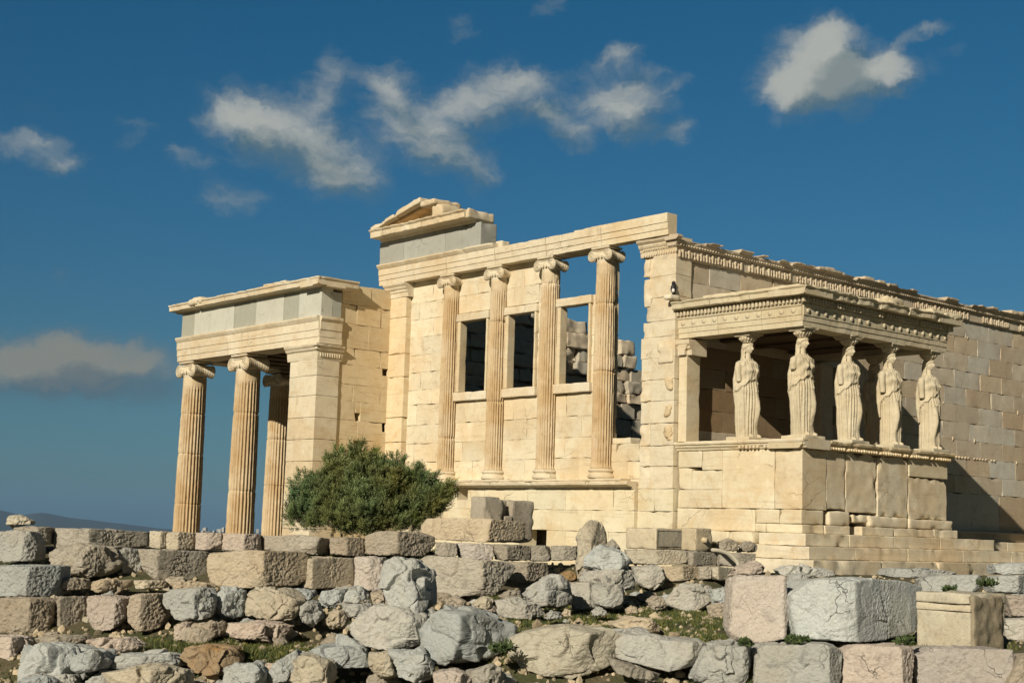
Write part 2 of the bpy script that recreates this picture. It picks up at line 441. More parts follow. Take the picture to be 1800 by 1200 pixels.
def ashlar(mb, face, u0, u1, zs, thick, blen=1.3, holes=(), jit=.006, off=0, col=None, chip=.05, outset=0.0, gap=.0012, new=0.0, res=.16, bev=.004, amp=.006):
    """face 'W': wall in plane x=const facing -x, u=y.  'S': plane y=const facing -y, u=x. off = plane position"""
    for k in range(len(zs) - 1):
        z0, z1 = zs[k], zs[k + 1]
        hs = [(a, b) for (a, b, c, d) in holes if c < z1 - .03 and d > z0 + .03]
        for (a, b, c, d) in holes:
            if b - a > .6 or not (c < z1 - .03 and d > z0 + .03) or not (u0 <= a and b <= u1): continue
            for (q0, q1) in ((z0 + .002, c), (d, z1 - .002)):
                if q1 - q0 < .04: continue
                if face == 'W': rbox(mb, (off + .004, a - .003, q0), (off + thick, b + .003, q1), bev=bev, res=res, amp=amp)
                else: rbox(mb, (a - .003, off + .004, q0), (b + .003, off + thick, q1), bev=bev, res=res, amp=amp, col=(1, .93, .80))
        for (s, e) in clip_intervals(u0, u1, hs):
            n = max(1, int(round((e - s) / blen)))
            cuts = [s]
            shift = .5 if k % 2 else 0
            step = (e - s) / n
            for i in range(1, n + (1 if shift else 0)):
                c_ = s + (i - shift * .98) * step + R.uniform(-.08, .08) * step
                if c_ - cuts[-1] > .25 and e - c_ > .25: cuts.append(c_)
            cuts.append(e)
            for i in range(len(cuts) - 1):
                a, b = cuts[i] + gap, cuts[i + 1] - gap
                j = R.uniform(0, jit) - outset
                c = tnt() if col is None else col()
                if new and R.random() < new: c = tuple(x * y for x, y in zip(c, (.96, 1.05, 1.13)))
                if face == 'W': rbox(mb, (off + j, a, z0 + gap * .7), (off + thick, b, z1 - gap * .7), bev=bev, res=res, amp=amp, chip=chip, col=c)
                else:
                    if face == 'S' and off == .03 and a > .2 and b < 6.4 and z0 > 1.9 and z1 < 4.5: c = (c[0] * .52, c[1] * .44, c[2] * .34)  # recess shade painted into these blocks, on top of their browner tone
                    rbox(mb, (a, off + j, z0 + gap * .7), (b, off + thick, z1 - gap * .7), bev=bev, res=res, amp=amp, chip=chip, col=c)


def prof(mb, axis, profile, u0, u1, off, sgn=-1, seg=.12, back=.3, col=(1, 1, 1), rough=.01, chip=.0, ends=True, cf=2.5):
    """moulding: profile [(out,z)...] bottom to top, swept along y (axis 'W', out = -x) or x (axis 'S', out=-y)"""
    n = max(2, int((u1 - u0) / seg)); us = np.linspace(u0, u1, n + 1)
    pr = [(-back, profile[0][1])] + list(profile) + [(-back, profile[-1][1])]
    m = len(pr); P = []
    zt = max(p[1] for p in profile)
    for u in us:
        for (o, z) in pr:
            P.append((off + sgn * o, u, z) if axis == 'W' else (u, off + sgn * o, z))
    P = np.array(P, float)
    nz = fbm(P * 3 + R.random() * 50, 3) * rough
    o_all = np.tile(np.array([p[0] for p in pr]), n + 1)
    k = 0 if axis == 'W' else 1
    isf = (o_all > -back + 1e-6)
    P[:, k] += sgn * nz * isf
    if chip > 0:
        q = P.copy(); q[:, 2] *= .3
        m_ = np.clip(fbm(q * cf + R.random() * 50, 3) - .1, 0, 1.2) * chip
        mo = max(p[0] for p in profile); mi = min(p[0] for p in profile)
        f_ = np.clip((o_all - mi) / max(mo - mi, 1e-3), 0, 1) * isf
        P[:, k] -= sgn * m_ * f_
        P[:, 2] -= m_ * .4 * (P[:, 2] > zt - .03)
    P[:, 2] += nz * .5
    F = []
    for i in range(n):
        for j in range(m):
            a = i * m + j; b = i * m + (j + 1) % m
            F.append((a, b, b + m, a + m) if (axis == 'W') == (sgn < 0) else (a, a + m, b + m, b))
    if ends:
        F.append(tuple(range(m)) if (axis == 'W') != (sgn < 0) else tuple(reversed(range(m))))
        F.append(tuple(reversed(range(n * m, n * m + m))) if (axis == 'W') != (sgn < 0) else tuple(range(n * m, n * m + m)))
    mb.add(P, F, col, smooth=False)


def prof_pieces(mb, axis, profile, cuts, off, **kw):
    for a, b in zip(cuts[:-1], cuts[1:]):
        prof(mb, axis, profile, a + .004, b - .004, off + R.uniform(-.004, .004), col=tnt(.06), **kw)


# ---- columns
def shaft_mesh(mb, cx, cy, z0, z1, r0, r1, seed, nfl=24, joints=(), patches=(), half=False, erode=.5, top_collar=True):
    per = 7; nth = nfl * per
    zs = list(np.arange(z0, z1, .07)) + [z1]
    for jz in joints:
        zs += [jz - .012, jz, jz + .012]
    zs = np.array(sorted(zs)); H = z1 - z0
    th = np.arange(nth) / nth * 2 * np.pi
    fr = (np.arange(nth) % per) / per
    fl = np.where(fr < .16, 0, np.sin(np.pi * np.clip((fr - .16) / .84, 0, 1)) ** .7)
    Z, TH = np.meshgrid(zs, th, indexing='ij')
    FL = np.tile(fl, (len(zs), 1))
    t = (Z - z0) / H
    r = r0 + (r1 - r0) * (t ** 1.25) + .012 * np.sin(np.pi * t)
    # apophyge at foot and collar
    r += .055 * r0 / .4 * np.exp(-((Z - z0) / .06) ** 2)
    fade = np.clip((Z - z0 - .05) / .06, 0, 1)
    if top_collar: fade = fade * np.clip((z1 - .30 - Z) / .05, 0, 1)
    P0 = np.stack([np.cos(TH) * .8, np.sin(TH) * .8, Z], -1).reshape(-1, 3)
    e = np.clip(fbm(P0 * np.array([2.2, 2.2, 1.4]) + seed, 4).reshape(Z.shape) * .9 + .1, 0, 1) * erode
    dep = .155 * r * fade * (1 - e * .7)
    r = r - FL * dep
    nn = fbm(P0 * np.array([4, 4, 3]) + seed * 2, 3).reshape(Z.shape)
    r -= np.clip(nn - .25, 0, 1) * .05 * (.4 + FL * .2)
    rg = fbm(P0 * np.array([14, 14, 9]) + seed * 3, 2).reshape(Z.shape)
    r += rg * .004 * (1 + 2 * e)
    C = np.ones(Z.shape + (3,))
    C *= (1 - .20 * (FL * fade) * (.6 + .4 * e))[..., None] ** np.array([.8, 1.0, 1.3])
    for jz in joints:
        g = np.exp(-((Z - jz) / .014) ** 2)
        r -= g * .022
        bite = np.clip(fbm(P0 * np.array([2.5, 2.5, 6]) + jz * 7, 2).reshape(Z.shape) - .15, 0, 1) * np.exp(-((Z - jz) / .07) ** 2)
        r -= bite * .09
    for (a, b, t0, t1, k, cf) in patches:
        m = ((Z > a) & (Z < b) & (((TH - t0) % (2 * np.pi)) < (t1 - t0)))
        C[m] *= np.array(cf); r = np.where(m, r + k, r)
    # dark weather streaks run down individual flutes (stain)
    P = np.stack([cx + r * np.cos(TH), cy + r * np.sin(TH), Z], -1).reshape(-1, 3)
    F = []
    nz_ = len(zs)
    for i in range(nz_ - 1):
        b0 = i * nth
        for j in range(nth):
            k = (j + 1) % nth
            F.append((b0 + j, b0 + k, b0 + nth + k, b0 + nth + j))
    F.append(tuple(range(nth))[::-1]); F.append(tuple(range((nz_ - 1) * nth, nz_ * nth)))
    mb.add(P, F, C.reshape(-1, 3))


def lathe(mb, cx, cy, prf, n=48, col=(1, 1, 1), seed=0, amp=.004, cap=True):
    P = []
    for (r, z) in prf:
        for k in range(n):
            a = 2 * math.pi * k / n; P.append((cx + r * math.cos(a), cy + r * math.sin(a), z))
    P = np.array(P); d = fbm(P * 5 + seed, 3) * amp
    P[:, 0] += (P[:, 0] - cx) * d * 3; P[:, 1] += (P[:, 1] - cy) * d * 3; P[:, 2] += d * .5
    F = [(i * n + k, i * n + (k + 1) % n, (i + 1) * n + (k + 1) % n, (i + 1) * n + k) for i in range(len(prf) - 1) for k in range(n)]
    if cap: F += [tuple(range(n))[::-1], tuple(range((len(prf) - 1) * n, len(prf) * n))]
    mb.add(P, F, col)


def tube(mb, pts, rad, n=8, col=(1, 1, 1), closed=False):
    pts = np.array(pts, float); m = len(pts)
    rad = np.broadcast_to(np.array(rad, float), (m,))
    P = []
    T_ = np.gradient(pts, axis=0); T_ /= np.maximum(np.linalg.norm(T_, axis=1), 1e-9)[:, None]
    ref = np.array([0, 0, 1.]) if abs(T_[0][2]) < .9 else np.array([1., 0, 0])
    a = np.cross(T_[0], ref); a /= np.linalg.norm(a)
    for i in range(m):
        a = a - T_[i] * (a @ T_[i]); a /= np.linalg.norm(a); b = np.cross(T_[i], a)
        for k in range(n):
            t = 2 * math.pi * k / n; P.append(pts[i] + rad[i] * (a * math.cos(t) + b * math.sin(t)))
    F = [(i * n + k, i * n + (k + 1) % n, (i + 1) * n + (k + 1) % n, (i + 1) * n + k) for i in range(m - 1) for k in range(n)]
    F += [tuple(range(n))[::-1], tuple(range((m - 1) * n, m * n))]
    mb.add(P, F, col)


def ionic_capital(mb, cx, cy, z0, z1, r, seed=0, damage=.3):
    """volutes face west and east, bolsters run along x"""
    h = z1 - z0; vr = h * .36; hw = r * 1.16; dx = r * 1.0
    # echinus with eggs
    lathe(mb, cx, cy, [(r * .9, z0), (r * 1.02, z0 + h * .06), (r * .97, z0 + h * .12), (r * 1.12, z0 + h * .3), (r * 1.22, z0 + h * .46), (r * 1.1, z0 + h * .56)], seed=seed)
    for k in range(20):
        a = 2 * math.pi * k / 20
        rbox(mb, (-.2 * r, -.09 * r, -.1 * h), (.02, .09 * r, .1 * h), bev=.03, res=.03, amp=0, xf=(lambda a: lambda P: np.stack([cx + (P[:, 0] + r * 1.24) * math.cos(a) - P[:, 1] * math.sin(a), cy + (P[:, 0] + r * 1.24) * math.sin(a) + P[:, 1] * math.cos(a), P[:, 2] + z0 + h * .36], -1))(a))
    zc = z0 + h * .44
    for sy in (-1, 1):
        yc = cy + sy * (hw - vr * .1)
        # bolster
        pts = []; rad = []
        for t in np.linspace(-1, 1, 33):
            pts.append((cx + t * dx, yc, zc)); w = abs(t)
            rad.append(vr * (.58 + .42 * w ** 1.5) + (.02 * vr if False else 0) + vr * .07 * abs(math.sin(t * math.pi * 4.5)))
        rad[0] *= .97; rad[-1] *= .97
        tube(mb, pts, rad, n=22, col=tnt(.03))
        for sx in (-1, 1):
            # spiral ridge
            sp = []; rr = []
            for q in np.linspace(0, 1, 70):
                a = q * 2 * math.pi * 2.3; rs = vr * (.93 - .72 * q)
                sp.append((cx + sx * (dx + .005), yc + sy * rs * math.sin(a) , zc + rs * math.cos(a)))
                rr.append(vr * .10 * (1 - .45 * q))
            tube(mb, sp, rr, n=6)
            tube(mb, [(cx + sx * (dx - .02), yc, zc), (cx + sx * (dx + .03), yc, zc)], [vr * .14, vr * .1], n=10)
    for sx in (-1, 1):   # canalis band joining volutes, sagging in the middle
        pts = [(cx + sx * dx, cy + t * hw, zc + vr * .93 - .12 * vr * (1 - t * t)) for t in np.linspace(-1, 1, 15)]
        tube(mb, pts, vr * .10, n=6)
        pts = [(cx + sx * dx, cy + t * hw * .85, zc + vr * .35 - .18 * vr * (1 - t * t)) for t in np.linspace(-1, 1, 15)]
        tube(mb, pts, vr * .09, n=6)
    rbox(mb, (cx - dx * .97, cy - hw, zc - vr * .1), (cx + dx * .97, cy + hw, zc + vr * .95), bev=.02, amp=.004, res=.06)
    rbox(mb, (cx - dx * 1.02, cy - hw * 1.08, z1 - h * .13), (cx + dx * 1.02, cy + hw * 1.08, z1), bev=.025, res=.07, amp=.008, chip=.1 * damage)


def column(name_label, cx, cy, zb, zt, r0, r1, caph, seed, joints=(), patches=(), base=True, erode=.5):
    c = thing('column', '', ''); del c['label']; del c['category']
    c.location = (cx, cy, zb); c.parent = T; c.matrix_parent_inverse = Matrix.Translation(-Vector(T.location))
    c['label'] = name_label
    s = MB(); b0 = zb + (.22 if base else 0)

    def bld(mb, nm, mat):
        o = mb.build(nm, mat, None); o.parent = c; o.matrix_parent_inverse = Matrix.Translation(-Vector(c.location)) @ Matrix.Identity(4)
        return o
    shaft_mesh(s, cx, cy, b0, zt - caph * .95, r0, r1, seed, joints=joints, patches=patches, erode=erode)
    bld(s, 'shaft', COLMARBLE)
    if base:
        b = MB(); k = r0
        lathe(b, cx, cy, [(k * 1.24, zb), (k * 1.32, zb + .03), (k * 1.32, zb + .07), (k * 1.24, zb + .10), (k * 1.14, zb + .12), (k * 1.12, zb + .15), (k * 1.24, zb + .17), (k * 1.3, zb + .195), (k * 1.24, zb + .225), (k * 1.05, zb + .24)], seed=seed)
        bld(b, 'base', MARBLE)
    q = MB(); ionic_capital(q, cx, cy, zt - caph, zt, r1, seed)
    bld(q, 'capital', MARBLE)
    return c


# four half columns of the west front; the photo's column centres, right to left
WC = [2.28, 4.27, 6.25, 8.24]
ALLPI = 2 * math.pi
column('half column right of the open window bay, standing clear against the sky', -.03, WC[0], .97, 6.59, .262, .24, .40, 3.1, joints=(3.55, 5.2), patches=((3.55, 3.86, 0, ALLPI, .012, (1.06, 1.06, 1.1)), (1.2, 2.1, 2.2, 3.4, .008, (1.08, 1.1, 1.18))), erode=.75)
column('half column between the second and third windows', -.03, WC[1], .97, 6.59, .258, .236, .40, 8.7, joints=(5.9,), patches=((5.75, 5.95, 0, ALLPI, .01, (1.06, 1.08, 1.12)),), erode=.6)
column('half column between the first and second windows', -.03, WC[2], .97, 6.59, .258, .236, .40, 12.9, joints=(3.0, 5.1), erode=.7)
column('half column left of all the windows', -.03, WC[3], .97, 6.59, .258, .236, .40, 21.3, joints=(2.1,), erode=.3)
# north porch columns
NPC = [(-2.2, 18.35, 'far left corner column of the north porch, leaning against open sky'), (-2.2, 15.15, 'north porch column between the corner column and the pier'),
       (.98, 18.35, 'rear column of the north porch, half shaded under the ceiling'), (4.1, 18.35, 'hidden front column of the north porch'), (7.3, 18.35, 'hidden far corner column of the north porch')]
for i, (x, y, lb) in enumerate(NPC):
    column(lb, x, y, -3.2, 4.65, .415, .36, .56, 31 + 7 * i, joints=((.2, 1.75, 3.0) if i == 0 else (.6, 2.9) if i == 1 else (.9, 2.4)), erode=.35 + .2 * (i % 2))

# ---- west wall
ww = MB()
WIN = [(6.75, 7.63, 3.33, 5.26), (4.84, 5.65, 3.33, 5.26), (2.86, 3.66, 3.33, 5.28)]
FR = .33
holes = []
for (a, b, c, d) in WIN: holes.append((a - .06, b + FR + .06, c - .24, d + .22))
holes.append((2.0 + .55, 4.3 + .02, 5.5, 7))       # open above third window
zs = [.97, 1.49, 2.0, 2.52, 3.09, 3.5, 4.0, 4.49, 5.0, 5.5, 5.98, 6.59]
lime = lambda: tuple(x * y for x, y in zip(tnt(.08), (1.04, 1.04, 1.02)))
ashlar(ww, 'W', 2.1, 10.25, zs, .22, blen=1.0, holes=holes, off=.03, jit=.008, chip=.05, col=lime)
# closing strips next to frames
ashlar(ww, 'W', .85, 2.15, [.97, 1.38, 1.80], .42, blen=.7, off=.03, chip=.12, col=lime)
rbox(ww, (.06, 1.45, 1.80), (.45, 2.2, 1.95), bev=.03, chip=.1, col=lime())
# lower wall
gapL = lambda: tuple(x * y for x, y in zip(tnt(.06), (1.06, 1.08, 1.05)))
ashlar(ww, 'W', -.02, 1.08, [-1.3, -.80, -.28, .22, .73], .6, blen=1.0, off=-.04, chip=.08, col=gapL)
ashlar(ww, 'W', 1.085, 10.95, [-1.3, -.80, -.28, .22, .73], .6, blen=1.45, off=-.15, jit=.006, chip=.05, holes=[(4.05, 5.05, -.80, -.28), (7.15, 7.6, .45, .73)], col=gapL)
ashlar(ww, 'W', -.02, 10.95, [-3.3, -2.8, -2.3, -1.8, -1.3], .6, blen=1.45, off=-.06, jit=.01, chip=.05, res=.4)
ww.build('west_wall', MARBLE, T)
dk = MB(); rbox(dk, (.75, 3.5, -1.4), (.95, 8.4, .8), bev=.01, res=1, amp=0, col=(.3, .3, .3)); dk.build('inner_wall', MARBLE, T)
# ledge under the half columns
lg = MB()
prof_pieces(lg, 'W', [(.18, .731), (.20, .77), (.33, .80), (.38, .82), (.39, .875), (.37, .895), (.35, .90)], [1.1, 2.5, 4.2, 6.0, 7.8, 9.4, 10.2], 0, seg=.08, chip=.05)
prof_pieces(lg, 'W', [(.32, .902), (.345, .93), (.33, .968)], [1.35, 1.9, 2.75, 3.7, 4.8, 5.7, 6.8, 7.7, 8.8, 10.1], 0, seg=.1, chip=.02, back=.1)
rbox(lg, (.0, .9, .73), (.4, 10.2, .967), bev=.01, res=.3)
lg.build('ledge', MARBLE, T)
# windows: frame > sill
for i, (a, b, c, d) in enumerate(WIN):
    f = MB(); cc = (1.0, .97, .90)
    for (y0, y1) in ((b + .20, b + FR), (a - .06, a)):
        rbox(f, (-.05, y0 + .002, c), (.20, y1, d), bev=.012, res=.12, amp=.006, chip=.03, col=cc)
    rbox(f, (-.03, b + FR * .45, c + .01), (-.075, b + FR, d), bev=.008, col=cc) if False else None
    rbox(f, (-.07, a - .10, d + .002), (.22, b + FR + .05, d + .21), bev=.015, res=.12, amp=.008, chip=.04, col=tnt(.04))
    fo = f.build('window', MARBLE, T, ('window frame with its lintel bare against the sky' if i == 2 else None))
    s = MB(); rbox(s, (-.09, a - .12, c - .235), (.28, b + FR + .08, c - .002), bev=.015, res=.12, amp=.008, chip=.04, col=(1.06, 1.08, 1.12))
    so_ = s.build('sill', MARBLE, None); so_.parent = fo; so_.matrix_parent_inverse = fo.matrix_world.inverted()
# ---- piers at both ends of the west front
an = MB()
pz = [.73, 1.25, 1.72, 2.24, 2.75, 3.25, 3.76, 4.25, 4.62, 5.18, 5.68, 6.18]
wid = [1.06, 1.05, 1.06, 1.04, 1.05, 1.04, 1.06, 1.0, .93, .82, .88, .84]
for k in range(len(pz) - 1):
    z0, z1 = pz[k], pz[k + 1]; c = tnt(.05)
    rbox(an, (-.045, -.012, z0 + .004), (.5, .715, z1 - .002), bev=.006, res=.09, amp=.005, chip=.03, col=c)
    rbox(an, (-.040 + .008 * (k % 2), .722, z0 + .003), (.5, wid[k], z1 - .002), bev=.010, res=.07, amp=.010, chip=.10, col=tnt(.06), nf=1.6)
prof(an, 'W', [(.05, 6.185), (.06, 6.30), (.08, 6.315), (.08, 6.36), (.12, 6.40), (.14, 6.44), (.14, 6.47), (.20, 6.52), (.22, 6.56), (.22, 6.588)], -.02, 1.12, 0, back=.5, seg=.07, chip=.02, col=(1, 1, 1))
for k in range(14):
    y0 = -.05 + k * .078
    rbox(an, (-.085, y0, 6.20), (-.04, y0 + .035, 6.30), bev=.012, res=.05, amp=.004)
    rbox(an, (-.11, y0 - .02, 6.33), (-.07, y0 + .03, 6.365), bev=.012, res=.05, amp=.004)
rbox(an, (-.09, .80, 5.70), (.38, .99, 6.19), bev=.02, res=.06, amp=.02, chip=.14, nf=1.8)
rbox(an, (-.07, .76, 4.98), (.38, .97, 5.64), bev=.02, res=.06, amp=.02, chip=.14, nf=1.8)
rbox(an, (-.32, -.10, 5.06), (.0, .12, 5.17), bev=.03, res=.04, amp=.02, col=(1.08, 1.1, 1.12))
an.build('corner_pier', MARBLE, T, 'broad south-west corner pier with a broken inner edge')
rl = MB()     # broken remains of mouldings at the junction with the statue porch
rbox(rl, (-.09, .02, 3.62), (.1, .50, 4.10), bev=.04, res=.06, amp=.03, chip=.2, nf=1.5)
rl.build('broken_moulding', MARBLE, T)
for k, (y, z) in enumerate(((.10, 3.15), (.12, 2.55), (.14, 2.05), (.06, 1.95))):
    rl = MB(); rbox(rl, (-.09, y - .08, z - .16), (.05, y + .14, z + .1), bev=.06, res=.05, amp=.05, chip=.2, nf=2, col=(.92, .84, .72)); rl.build('broken_moulding', MARBLE, T)

na = MB()
for z0, z1 in zip([-.6, .4, 1.15, 2.05, 2.75, 3.9, 4.55, 5.6], [.4, 1.15, 2.05, 2.75, 3.9, 4.55, 5.6, 6.18]):
    rbox(na, (-.16, 10.15 + R.uniform(0, .03), z0 + .004), (.5, 10.98, z1 - .004), bev=.012, res=.1, amp=.006, chip=.06, col=tuple(x * y for x, y in zip(tnt(.04), (1.02, .95, .84))))
prof(na, 'W', [(.165, 6.185), (.17, 6.3), (.20, 6.33), (.20, 6.38), (.25, 6.43), (.26, 6.47), (.32, 6.53), (.33, 6.585)], 10.08, 11.1, 0, back=.6, seg=.07, chip=.03)
na.build('corner_pier', MARBLE, T, 'slim north-west pier in the inner corner beside the north porch')

# ---- entablature of the west front
ar = MB()
FASC = [(.27, 6.592), (.27, 6.73), (.292, 6.735), (.292, 6.88), (.314, 6.885), (.314, 7.06)]
CROWN = [(.33, 7.065), (.36, 7.10), (.40, 7.15), (.40, 7.19)]
prof(ar, 'W', FASC + [(.314, 7.10)], .04, 2.22, 0, back=.02, seg=.1, rough=.005, chip=.01, col=(1.04, 1.03, .99))
prof(ar, 'W', FASC + [(.30, 7.04)], 2.235, 4.2, 0, back=.34, seg=.08, rough=.012, chip=.07, col=tnt(.04))
prof(ar, 'W', FASC + [(.30, 7.05)], 4.215, 6.18, 0, back=.34, seg=.08, rough=.010, chip=.05, col=tnt(.04))
prof(ar, 'W', FASC + CROWN, 6.195, 8.22, 0, back=.34, seg=.08, rough=.008, chip=.04, col=tnt(.04))
prof(ar, 'W', FASC + CROWN, 8.235, 11.36, 0, back=.34, seg=.08, rough=.007, chip=.02, col=tnt(.04))
rbox(ar, (-.25, 2.3, 7.02), (.3, 3.25, 7.13), bev=.03, res=.08, amp=.02, chip=.1)
rbox(ar, (-.2, 6.05, 7.06), (.1, 6.3, 7.26), bev=.03, res=.06, amp=.02, chip=.1)
ar.build('architrave', MARBLE, T, 'long fasciated beam over the half columns of the west front')
fz = MB()
for a, b in ((6.84, 8.35), (8.36, 10.25), (10.26, 11.40)):
    rbox(fz, (-.27, a, 7.192), (.3, b, 7.86), bev=.012, res=.14, amp=.004, chip=.03 + .1 * (a < 7), col=tnt(.06, .2))
fz.build('frieze', GREYSTONE, T, 'dark grey stone band above the left half of the west front')
cn = MB()
GE = [(.27, 7.862), (.34, 7.90), (.36, 7.93), (.66, 7.935), (.68, 7.95), (.69, 8.08), (.75, 8.13), (.75, 8.16)]
for a, b, ch in ((7.05, 7.55, .10), (7.56, 8.9, .08), (8.91, 10.3, .10), (10.31, 11.32, .04)):
    prof(cn, 'W', GE if a > 7 else [(o * .9, z) for o, z in GE[:-2]] + [(.5, 8.2), (.2, 8.25)], a, b, 0, back=.35, seg=.07, rough=.02, chip=ch, col=tnt(.05))
rbox(cn, (-.62, 6.95, 7.93), (.3, 7.6, 8.20), bev=.04, res=.08, amp=.025, chip=.2, col=tnt(.04))
prof(cn, 'S', [(0, 7.93), (.0, 8.08), (-.02, 8.13), (-.02, 8.16)], -.7, .35, 11.3, sgn=1, back=.5, seg=.1, rough=.01)
cn.build('cornice', MARBLE, T, 'projecting broken cornice at the north-west corner of the roofline')
pd = MB()     # raking fragment of the gable: triangle slab + raking cornice
A0 = np.array([11.28, 8.13]); A1 = np.array([8.95, 8.64])
L_ = np.linalg.norm(A1 - A0); ang = math.atan2(A1[1] - A0[1], -(A1[0] - A0[0]))
def rake(lo, hi, **k):
    def xf(P):   # local x=out(world x), y=along slope from corner, z=normal
        y = A0[0] - P[:, 1] * math.cos(ang) + P[:, 2] * math.sin(ang) * 1.0
        z = A0[1] + P[:, 1] * math.sin(ang) + P[:, 2] * math.cos(ang)
        return np.stack([P[:, 0], y, z], -1)
    rbox(pd, lo, hi, xf=xf, **k)
rake((-.76, .05, -.02), (.25, L_ * .5, .10), bev=.02, res=.09, amp=.02, chip=.15, col=tnt(.04))
rake((-.76, L_ * .5 + .01, -.02), (.25, L_ + .02, .13), bev=.02, res=.09, amp=.02, chip=.12, col=tnt(.04))
rake((-.55, .5, -.10), (.25, L_ - .1, -.02), bev=.02, res=.09, amp=.01, col=(.85, .70, .5))
# tympanum wedge
ty = [(11.1, 8.17), (9.0, 8.60), (8.5, 8.60), (8.2, 8.45), (8.15, 8.17)]
n = len(ty); P = [(-.22, y, z) for y, z in ty] + [(.3, y, z) for y, z in ty]
pd.add(P, [tuple(range(n)), tuple(range(n, 2 * n))[::-1]] + [(i, i + n, (i + 1) % n + n, (i + 1) % n) for i in range(n)], (.96, .9, .8), smooth=False)
rbox(pd, (-.60, 8.12, 8.17), (.3, 8.6, 8.52), bev=.06, res=.07, amp=.03, chip=.22, col=tnt(.04))
rbox(pd, (-.72, 8.35, 8.50), (.3, 9.0, 8.68), bev=.05, res=.07, amp=.02, chip=.18, col=tnt(.04))
pd.build('pediment', MARBLE, T, 'sloping remnant of the gable on the roofline')

# ---- south wall
sw = MB()
szs = [.08, 1.12, 1.62, 2.12, 2.61, 3.11, 3.60, 4.10, 4.59, 5.08, 5.57, 6.06]
def scol():
    c = tnt(.10)
    r_ = R.random()
    return tuple(x * y for x, y in zip(c, (1.05, 1.13, 1.24) if r_ < .3 else (1.0, .95, .89) if r_ < .6 else (1, 1, 1)))
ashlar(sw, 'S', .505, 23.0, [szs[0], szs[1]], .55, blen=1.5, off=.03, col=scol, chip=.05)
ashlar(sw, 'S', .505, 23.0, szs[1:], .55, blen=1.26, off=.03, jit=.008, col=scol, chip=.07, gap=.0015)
ashlar(sw, 'S', .505, 23.0, [-1.2, -.8, -.5, -.22], .6, blen=1.5, off=-.02, col=scol, chip=.05, res=.3)
for _ in range(14):     # nicks in the joints, dug as small dark notches with lit lips
    zz = R.choice(szs[2:-1]); xx = R.uniform(5.8, 16)
    rbox(sw, (xx, .012, zz - .03), (xx + R.uniform(.03, .05), .04, zz + R.uniform(.02, .1)), bev=.01, res=.05, amp=.01, col=(1.15, 1.12, 1.05))
ashlar(sw, 'S', .505, 23.0, [-.22, .0], .6, blen=1.8, off=-.06, col=scol)
prof_pieces(sw, 'S', [(.14, -.0), (.15, .02), (.13, .05), (.05, .07), (.0, .08)], [6.2, 8, 10, 12, 14, 16, 18, 20, 23], 0.0, seg=.3)
u = 6.0
while u < 14.0:
    if R.random() < .8: rbox(sw, (u, -.008, 2.10), (u + .05, .04, 2.145), bev=.015, res=.05, amp=.01, col=(1.2, 1.15, 1.05))
    u += .155
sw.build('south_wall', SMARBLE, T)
bd = MB()      # carved band and crown of the south wall
bx = [-.05, 1.3, 2.7, 4.1, 5.4, 6.8, 8.2, 9.6, 11, 12.4, 13.8, 15.2, 16.6, 18, 20, 23]
for a, b in zip(bx[:-1], bx[1:]):
    rbox(bd, (a + .004, -.02, 6.064), (b - .004, .5, 6.33), bev=.01, res=.1, amp=.006, chip=.05, col=tnt(.06))
    prof(bd, 'S', [(.02, 6.332), (.07, 6.35), (.08, 6.40), (.11, 6.42), (.13, 6.45), (.13, 6.47)], a + .004, b - .004, 0, back=.5, seg=.07, rough=.015, chip=.06, col=tnt(.06))
    u = a + .01
    while u < b - .2:
        l = R.uniform(.35, .9); l = min(l, b - .01 - u); h = R.uniform(6.50, 6.60)
        if R.random() < .8:
            prof(bd, 'S', [(.14, 6.472), (.19, 6.50), (.22, 6.53), (.22, h)], u, u + l - .01, 0, back=.5, seg=.07, rough=.02, chip=.08, col=tuple(x * .95 for x in tnt(.08)))
        else:
            rbox(bd, (u, -.1, 6.472), (u + l, .5, 6.5), bev=.01)
        u += l
u = .02; k = 0
while u < 19:
    if fbm(np.array([[u * .7, 3.3, 0]]), 2)[0] < .42 or u < 1.2:
        w = .07 if k % 2 else .05; h = .20 if k % 2 else .16
        rbox(bd, (u, -.065, 6.09), (u + w, -.01, 6.09 + h), bev=.02, res=.06, amp=.008, chip=.06, col=(1.03, 1, .95))
    u += .105; k += 1
u = .0
while u < 16:
    rbox(bd, (u, -.115, 6.36), (u + .05, -.07, 6.40), bev=.015, res=.06, amp=.006); u += .095
for (u, l, h) in ((5.3, .5, .16), (7.1, .45, .14), (7.75, .3, .12), (4.6, .4, .08), (14.5, 1.6, .17), (1.35, .1, .06), (2.9, .2, .05)):
    rbox(bd, (u, -.2, 6.52), (u + l, .35, 6.52 + h * .7), bev=.025, res=.07, amp=.02, chip=.15, col=(1.08, 1.05, 1.0))
prof(bd, 'S', [(.14, 6.472), (.19, 6.50), (.22, 6.53), (.22, 6.585)], -.215, -.052, 0, back=.2, seg=.07, rough=.01)
prof(bd, 'S', [(.07, 6.35), (.08, 6.40), (.11, 6.42), (.13, 6.45), (.13, 6.47)], -.13, -.052, 0, back=.2, seg=.07, rough=.01)
bd.build('carved_band', SMARBLE, T, 'crumbling carved band along the top of the south wall')
